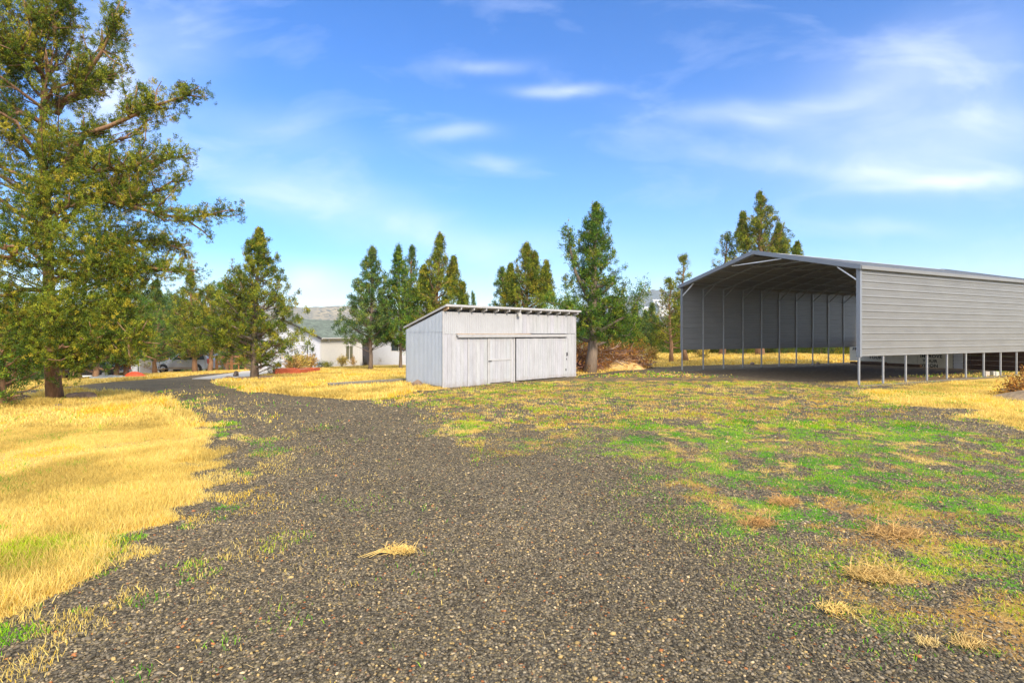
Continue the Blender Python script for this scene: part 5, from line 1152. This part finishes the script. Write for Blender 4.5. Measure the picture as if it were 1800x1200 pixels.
for (n, x0, x1, y0, y1, hh, wd, sd0) in zones:
    x, y, r = sample(n, x0, x1, y0, y1, 100+sd0)
    k = np.abs(x) < (y*1.12+1.2); x, y = x[k], y[k]
    dm, gm, om, th, cpm = masks(x, y); n_ = len(x)
    fine = fbm(x, y, 7, 3, 40)
    near = np.hypot(x, y)
    # dry blades
    pd = dm*(1-.7*gm)*(1-.55*th)*sst(.25, .5, fine+dm*.3)*(1-.35*cpm); k = (r.rand(n_) < pd)
    xx, yy = x[k], y[k]; m_ = len(xx)
    c = pickc(DRY, m_, r, xx, yy, .9, 50); c[r.rand(m_) < .12] *= .75
    tall = (.6+.9*fbm(xx, yy, 1.4, 3, 60))*(1 if sd0 != 6 else (.35+.65*sst(30, 44, yy)))
    inA = sst(0, .8, sdist(PA, xx, yy)); edge = np.exp(-(sdist(PA, xx, yy)/.5)**2)
    h_ = hh*tall*(.5+r.rand(m_))*(1+.7*edge)*(1-.45*th[k]); h_[dm[k] < .6] *= .5
    dryP.append(blades(xx, yy, h_, wd*(.6+.8*r.rand(m_)), np.clip(.2+.55*r.rand(m_), 0, .95), c, 200+sd0))
    # orange weed
    k = r.rand(n_) < om*.5*sst(.3, .55, fine); xx, yy = x[k], y[k]; m_ = len(xx)
    dryP.append(blades(xx, yy, hh*.65*(.4 if sd0 == 6 else 1)*(.5+r.rand(m_)), wd*(.6+.8*r.rand(m_)), np.clip(.6+.38*r.rand(m_), 0, .98), pickc(ORG, m_, r, xx, yy, 1.3, 52), 300+sd0))
    # green
    k = r.rand(n_) < gm*.95*sst(.3, .55, fine+.05); xx, yy = x[k], y[k]; m_ = len(xx)
    grnP.append(blades(xx, yy, np.minimum(hh, .1)*.62*(.5+r.rand(m_))*(1+.9*sst(0, .6, sdist(PA, xx, yy))), wd*(.7+.8*r.rand(m_)), np.clip(.4+.5*r.rand(m_), 0, .95), pickc(GRN, m_, r, xx, yy, 1.1, 54), 400+sd0))
# loose straw stems lying on the gravel
def straws(n, x0, x1, y0, y1, seed, L=(.03, .14), wd=.004, fn_=None):
    x, y, r = sample(n, x0, x1, y0, y1, seed)
    if fn_ is not None: k = r.rand(n) < fn_(x, y); x, y = x[k], y[k]
    n = len(x); a = r.rand(n)*6.28; l = r.uniform(*L, n); dx, dy = np.cos(a)*l/2, np.sin(a)*l/2; z = zt(x, y)+.018
    b = a+r.randn(n)*.25; ex, ey = np.cos(b)*l/2, np.sin(b)*l/2; nxn, nyn = -np.sin(a)*wd/2, np.cos(a)*wd/2
    P = np.stack([np.stack([x-dx-nxn, y-dy-nyn, z], 1), np.stack([x-dx+nxn, y-dy+nyn, z], 1), np.stack([x+nxn, y+nyn, z+.012], 1), np.stack([x-nxn, y-nyn, z+.012], 1), np.stack([x+ex, y+ey, z-.004+.02*r.rand(n)], 1)], 1)
    i = np.arange(n)[:, None]*5; c = np.array([(.62, .45, .2)])*(.6+.7*r.rand(n, 1)); return P.reshape(-1, 3), i+np.array([[0, 1, 2, 3]]), i+np.array([[3, 2, 4]]), np.repeat(c, 5, 0)
dryP.append(straws(16000, -8, 12, 2.6, 13, 70, fn_=lambda x, y: .12+.88*np.exp(-np.clip(-sdist(PA, x, y), 0, 9)/.6)*(sdist(PA, x, y) < .3)+.35*sst(-1.5, 0, sdist(PG, x, y))))
dryP.append(straws(9000, -12, 18, 10, 22, 71, (.06, .22), .010, fn_=lambda x, y: .25+.5*sst(-1.5, 0, sdist(PH, x, y))))
def merge(parts, name, m, kind='stuff', label=None):
    V = []; Q = []; T3 = []; C = []; b = 0
    for P, q, t3, c in parts: V.append(P); Q.append(q+b); T3.append(t3+b); C.append(c); b += len(P)
    o = link(name, newmesh(name, np.concatenate(V), [np.concatenate(Q), np.concatenate(T3)], np.concatenate(C), m)); o['kind'] = kind; return o
merge(dryP, 'dry_grass', M['blade']); merge(grnP, 'green_grass', M['blade'])
# countable clumps of dead weed on the gravel
def straw_clump(px, py, rad, n, label, seed, c=(.70, .48, .14), tails=0):
    x0, y0, z0 = G(px, py); r = np.random.RandomState(seed); mb = MB()
    for i in range(n):
        a = r.rand()*6.28; q = r.rand()**.7*rad; p = np.array([math.cos(a)*q*1.4, math.sin(a)*q*.8, .015+.05*rad*3*r.rand()]); b = r.rand()*6.28; l = rad*(.3+.7*r.rand()); d = np.array([math.cos(b)*l, math.sin(b)*l, r.rand()**2*.9*l])
        k = .7+.5*r.rand(); mb.tube([p, p+d*.5+r.randn(3)*.012+[0, 0, .02], p+d], [.0028, .0025, .001], 3, tuple(np.array(c)*k), cap=False)
    for i in range(tails):
        a = math.pi+.5+.5*r.rand(); p = np.array([-rad*.6, -rad*.2, .02]); mb.tube([p, p+np.array([-.1, -.03+.03*i, .02]), p+np.array([-.17-.05*i, -.12, .01])], [.004, .004, .002], 4, c, cap=False)
    tag(mb.build('dead_weed_clump', M['twig'], None, loc=(x0, y0, z0)), label, 'weed')
straw_clump(703, 976, .11, 150, 'clump of yellow dead grass alone in the middle of the gravel', 1, tails=3)
straw_clump(1468, 1083, .085, 90, 'flat straw tangle on the gravel at the lower right', 2)
straw_clump(1540, 1022, .15, 360, 'largest tangled orange brown weed clump at the lower right', 3, (.55, .36, .11))
straw_clump(1628, 1143, .05, 60, 'small pale dead tuft nearest the lower right corner clump', 4, (.58, .42, .16))
straw_clump(1700, 1140, .08, 120, 'pale dry tuft just right of the small dead tuft, lower right', 5, (.56, .38, .13))
straw_clump(1570, 945, .2, 260, 'reddish brown weed mat beside a dark green tuft', 6, (.5, .3, .1))
straw_clump(1335, 925, .14, 200, 'brown weed mat at the left edge of the green patch', 7, (.5, .28, .09))
straw_clump(1378, 888, .14, 200, 'rust coloured weed mat above the other brown mat', 8, (.5, .28, .09))
# gravel stones
def stones(n, x0, x1, y0, y1, size, seed, ico=True):
    x, y, r = sample(n, x0, x1, y0, y1, seed); k = np.abs(x) < (y*1.08+.7); x, y = x[k], y[k]
    dm, gm, om, th, cpm = masks(x, y); k = r.rand(len(x)) < 1-.97*np.clip(dm*1.4, 0, 1); x, y = x[k], y[k]; n = len(x)
    g_ = (1+5**.5)/2
    B = np.array([(-1, g_, 0), (1, g_, 0), (-1, -g_, 0), (1, -g_, 0), (0, -1, g_), (0, 1, g_), (0, -1, -g_), (0, 1, -g_), (g_, 0, -1), (g_, 0, 1), (-g_, 0, -1), (-g_, 0, 1)])/1.9
    Ff = np.array([(0, 11, 5), (0, 5, 1), (0, 1, 7), (0, 7, 10), (0, 10, 11), (1, 5, 9), (5, 11, 4), (11, 10, 2), (10, 7, 6), (7, 1, 8), (3, 9, 4), (3, 4, 2), (3, 2, 6), (3, 6, 8), (3, 8, 9), (4, 9, 5), (2, 4, 11), (6, 2, 10), (8, 6, 7), (9, 8, 1)])
    if not ico:
        B = np.array([(1, 0, 0), (0, 1, 0), (-1, 0, 0), (0, -1, 0), (0, 0, 1.)]); Ff = np.array([(0, 1, 4), (1, 2, 4), (2, 3, 4), (3, 0, 4)])
    m_ = len(B); s = size*np.exp(r.randn(n)*.28)/2
    A = np.stack([s*(1+.35*r.rand(n)), s*(.65+.3*r.rand(n)), s*(.35+.3*r.rand(n))], 1)
    P = B[None]*(1+.22*r.randn(n, m_, 3)*.8); P = P*A[:, None, :]
    t = r.rand(n)*6.28; ti = r.randn(n)*.25
    ct, st_ = np.cos(ti)[:, None], np.sin(ti)[:, None]; P[:, :, 0], P[:, :, 2] = P[:, :, 0]*ct-P[:, :, 2]*st_, P[:, :, 0]*st_+P[:, :, 2]*ct
    c_, s_ = np.cos(t)[:, None], np.sin(t)[:, None]; P[:, :, 0], P[:, :, 1] = P[:, :, 0]*c_-P[:, :, 1]*s_, P[:, :, 0]*s_+P[:, :, 1]*c_
    P[:, :, 0] += x[:, None]; P[:, :, 1] += y[:, None]; P[:, :, 2] += (zt(x, y)+s*(.05+.35*r.rand(n)))[:, None]
    pal = np.array([(.062, .058, .048), (.095, .088, .072), (.13, .119, .096), (.18, .163, .13), (.24, .205, .135), (.34, .26, .12), (.44, .37, .25), (.32, .14, .06)])
    ci = r.choice(8, n, p=[.17, .29, .235, .14, .08, .055, .018, .012]); c = pal[ci]*np.array([1.12, 1.0, .84])*(.75+.5*r.rand(n, 1))*(.72+.56*fbm(x, y, .55, 4, 90))[:, None]
    F_ = (np.arange(n)[:, None, None]*m_+Ff[None]).reshape(-1, 3)
    return P.reshape(-1, 3), F_, np.repeat(c, m_, 0)
SP = [stones(95000, -6, 8.5, 2.5, 5.6, .0175, 1), stones(80000, -9, 12, 5.4, 9.5, .022, 2, False), stones(55000, -12, 17, 9.3, 16, .033, 3, False)]
V = []; Fs = []; C = []; b = 0
for P, f, c in SP: V.append(P); Fs.append(f+b); C.append(c); b += len(P)
link('gravel', newmesh('gravel', np.concatenate(V), [np.concatenate(Fs)], np.concatenate(C), M['stone']))['kind'] = 'stuff'

# ------------------------------------------------------------------ haze
USE_HAZE = True
if USE_HAZE:
    mb = MB(); mb.box((-3300, -2750, -40), (6600, 0, 0), (0, 5500, 0), (0, 0, 300))
    hm = bpy.data.materials.new('haze_air'); hm.use_nodes = True; t = hm.node_tree; t.nodes.clear(); o_ = N(t, 'ShaderNodeOutputMaterial'); pv = N(t, 'ShaderNodeVolumePrincipled')
    pv.inputs['Color'].default_value = (.78, .88, 1, 1); pv.inputs['Density'].default_value = .00022; pv.inputs['Anisotropy'].default_value = .0
    t.links.new(pv.outputs[0], o_.inputs['Volume'])
    o = mb.build('haze', hm); o['kind'] = 'stuff'
print('objects', len(bpy.data.objects), 'polys', sum(len(m.polygons) for m in bpy.data.meshes))
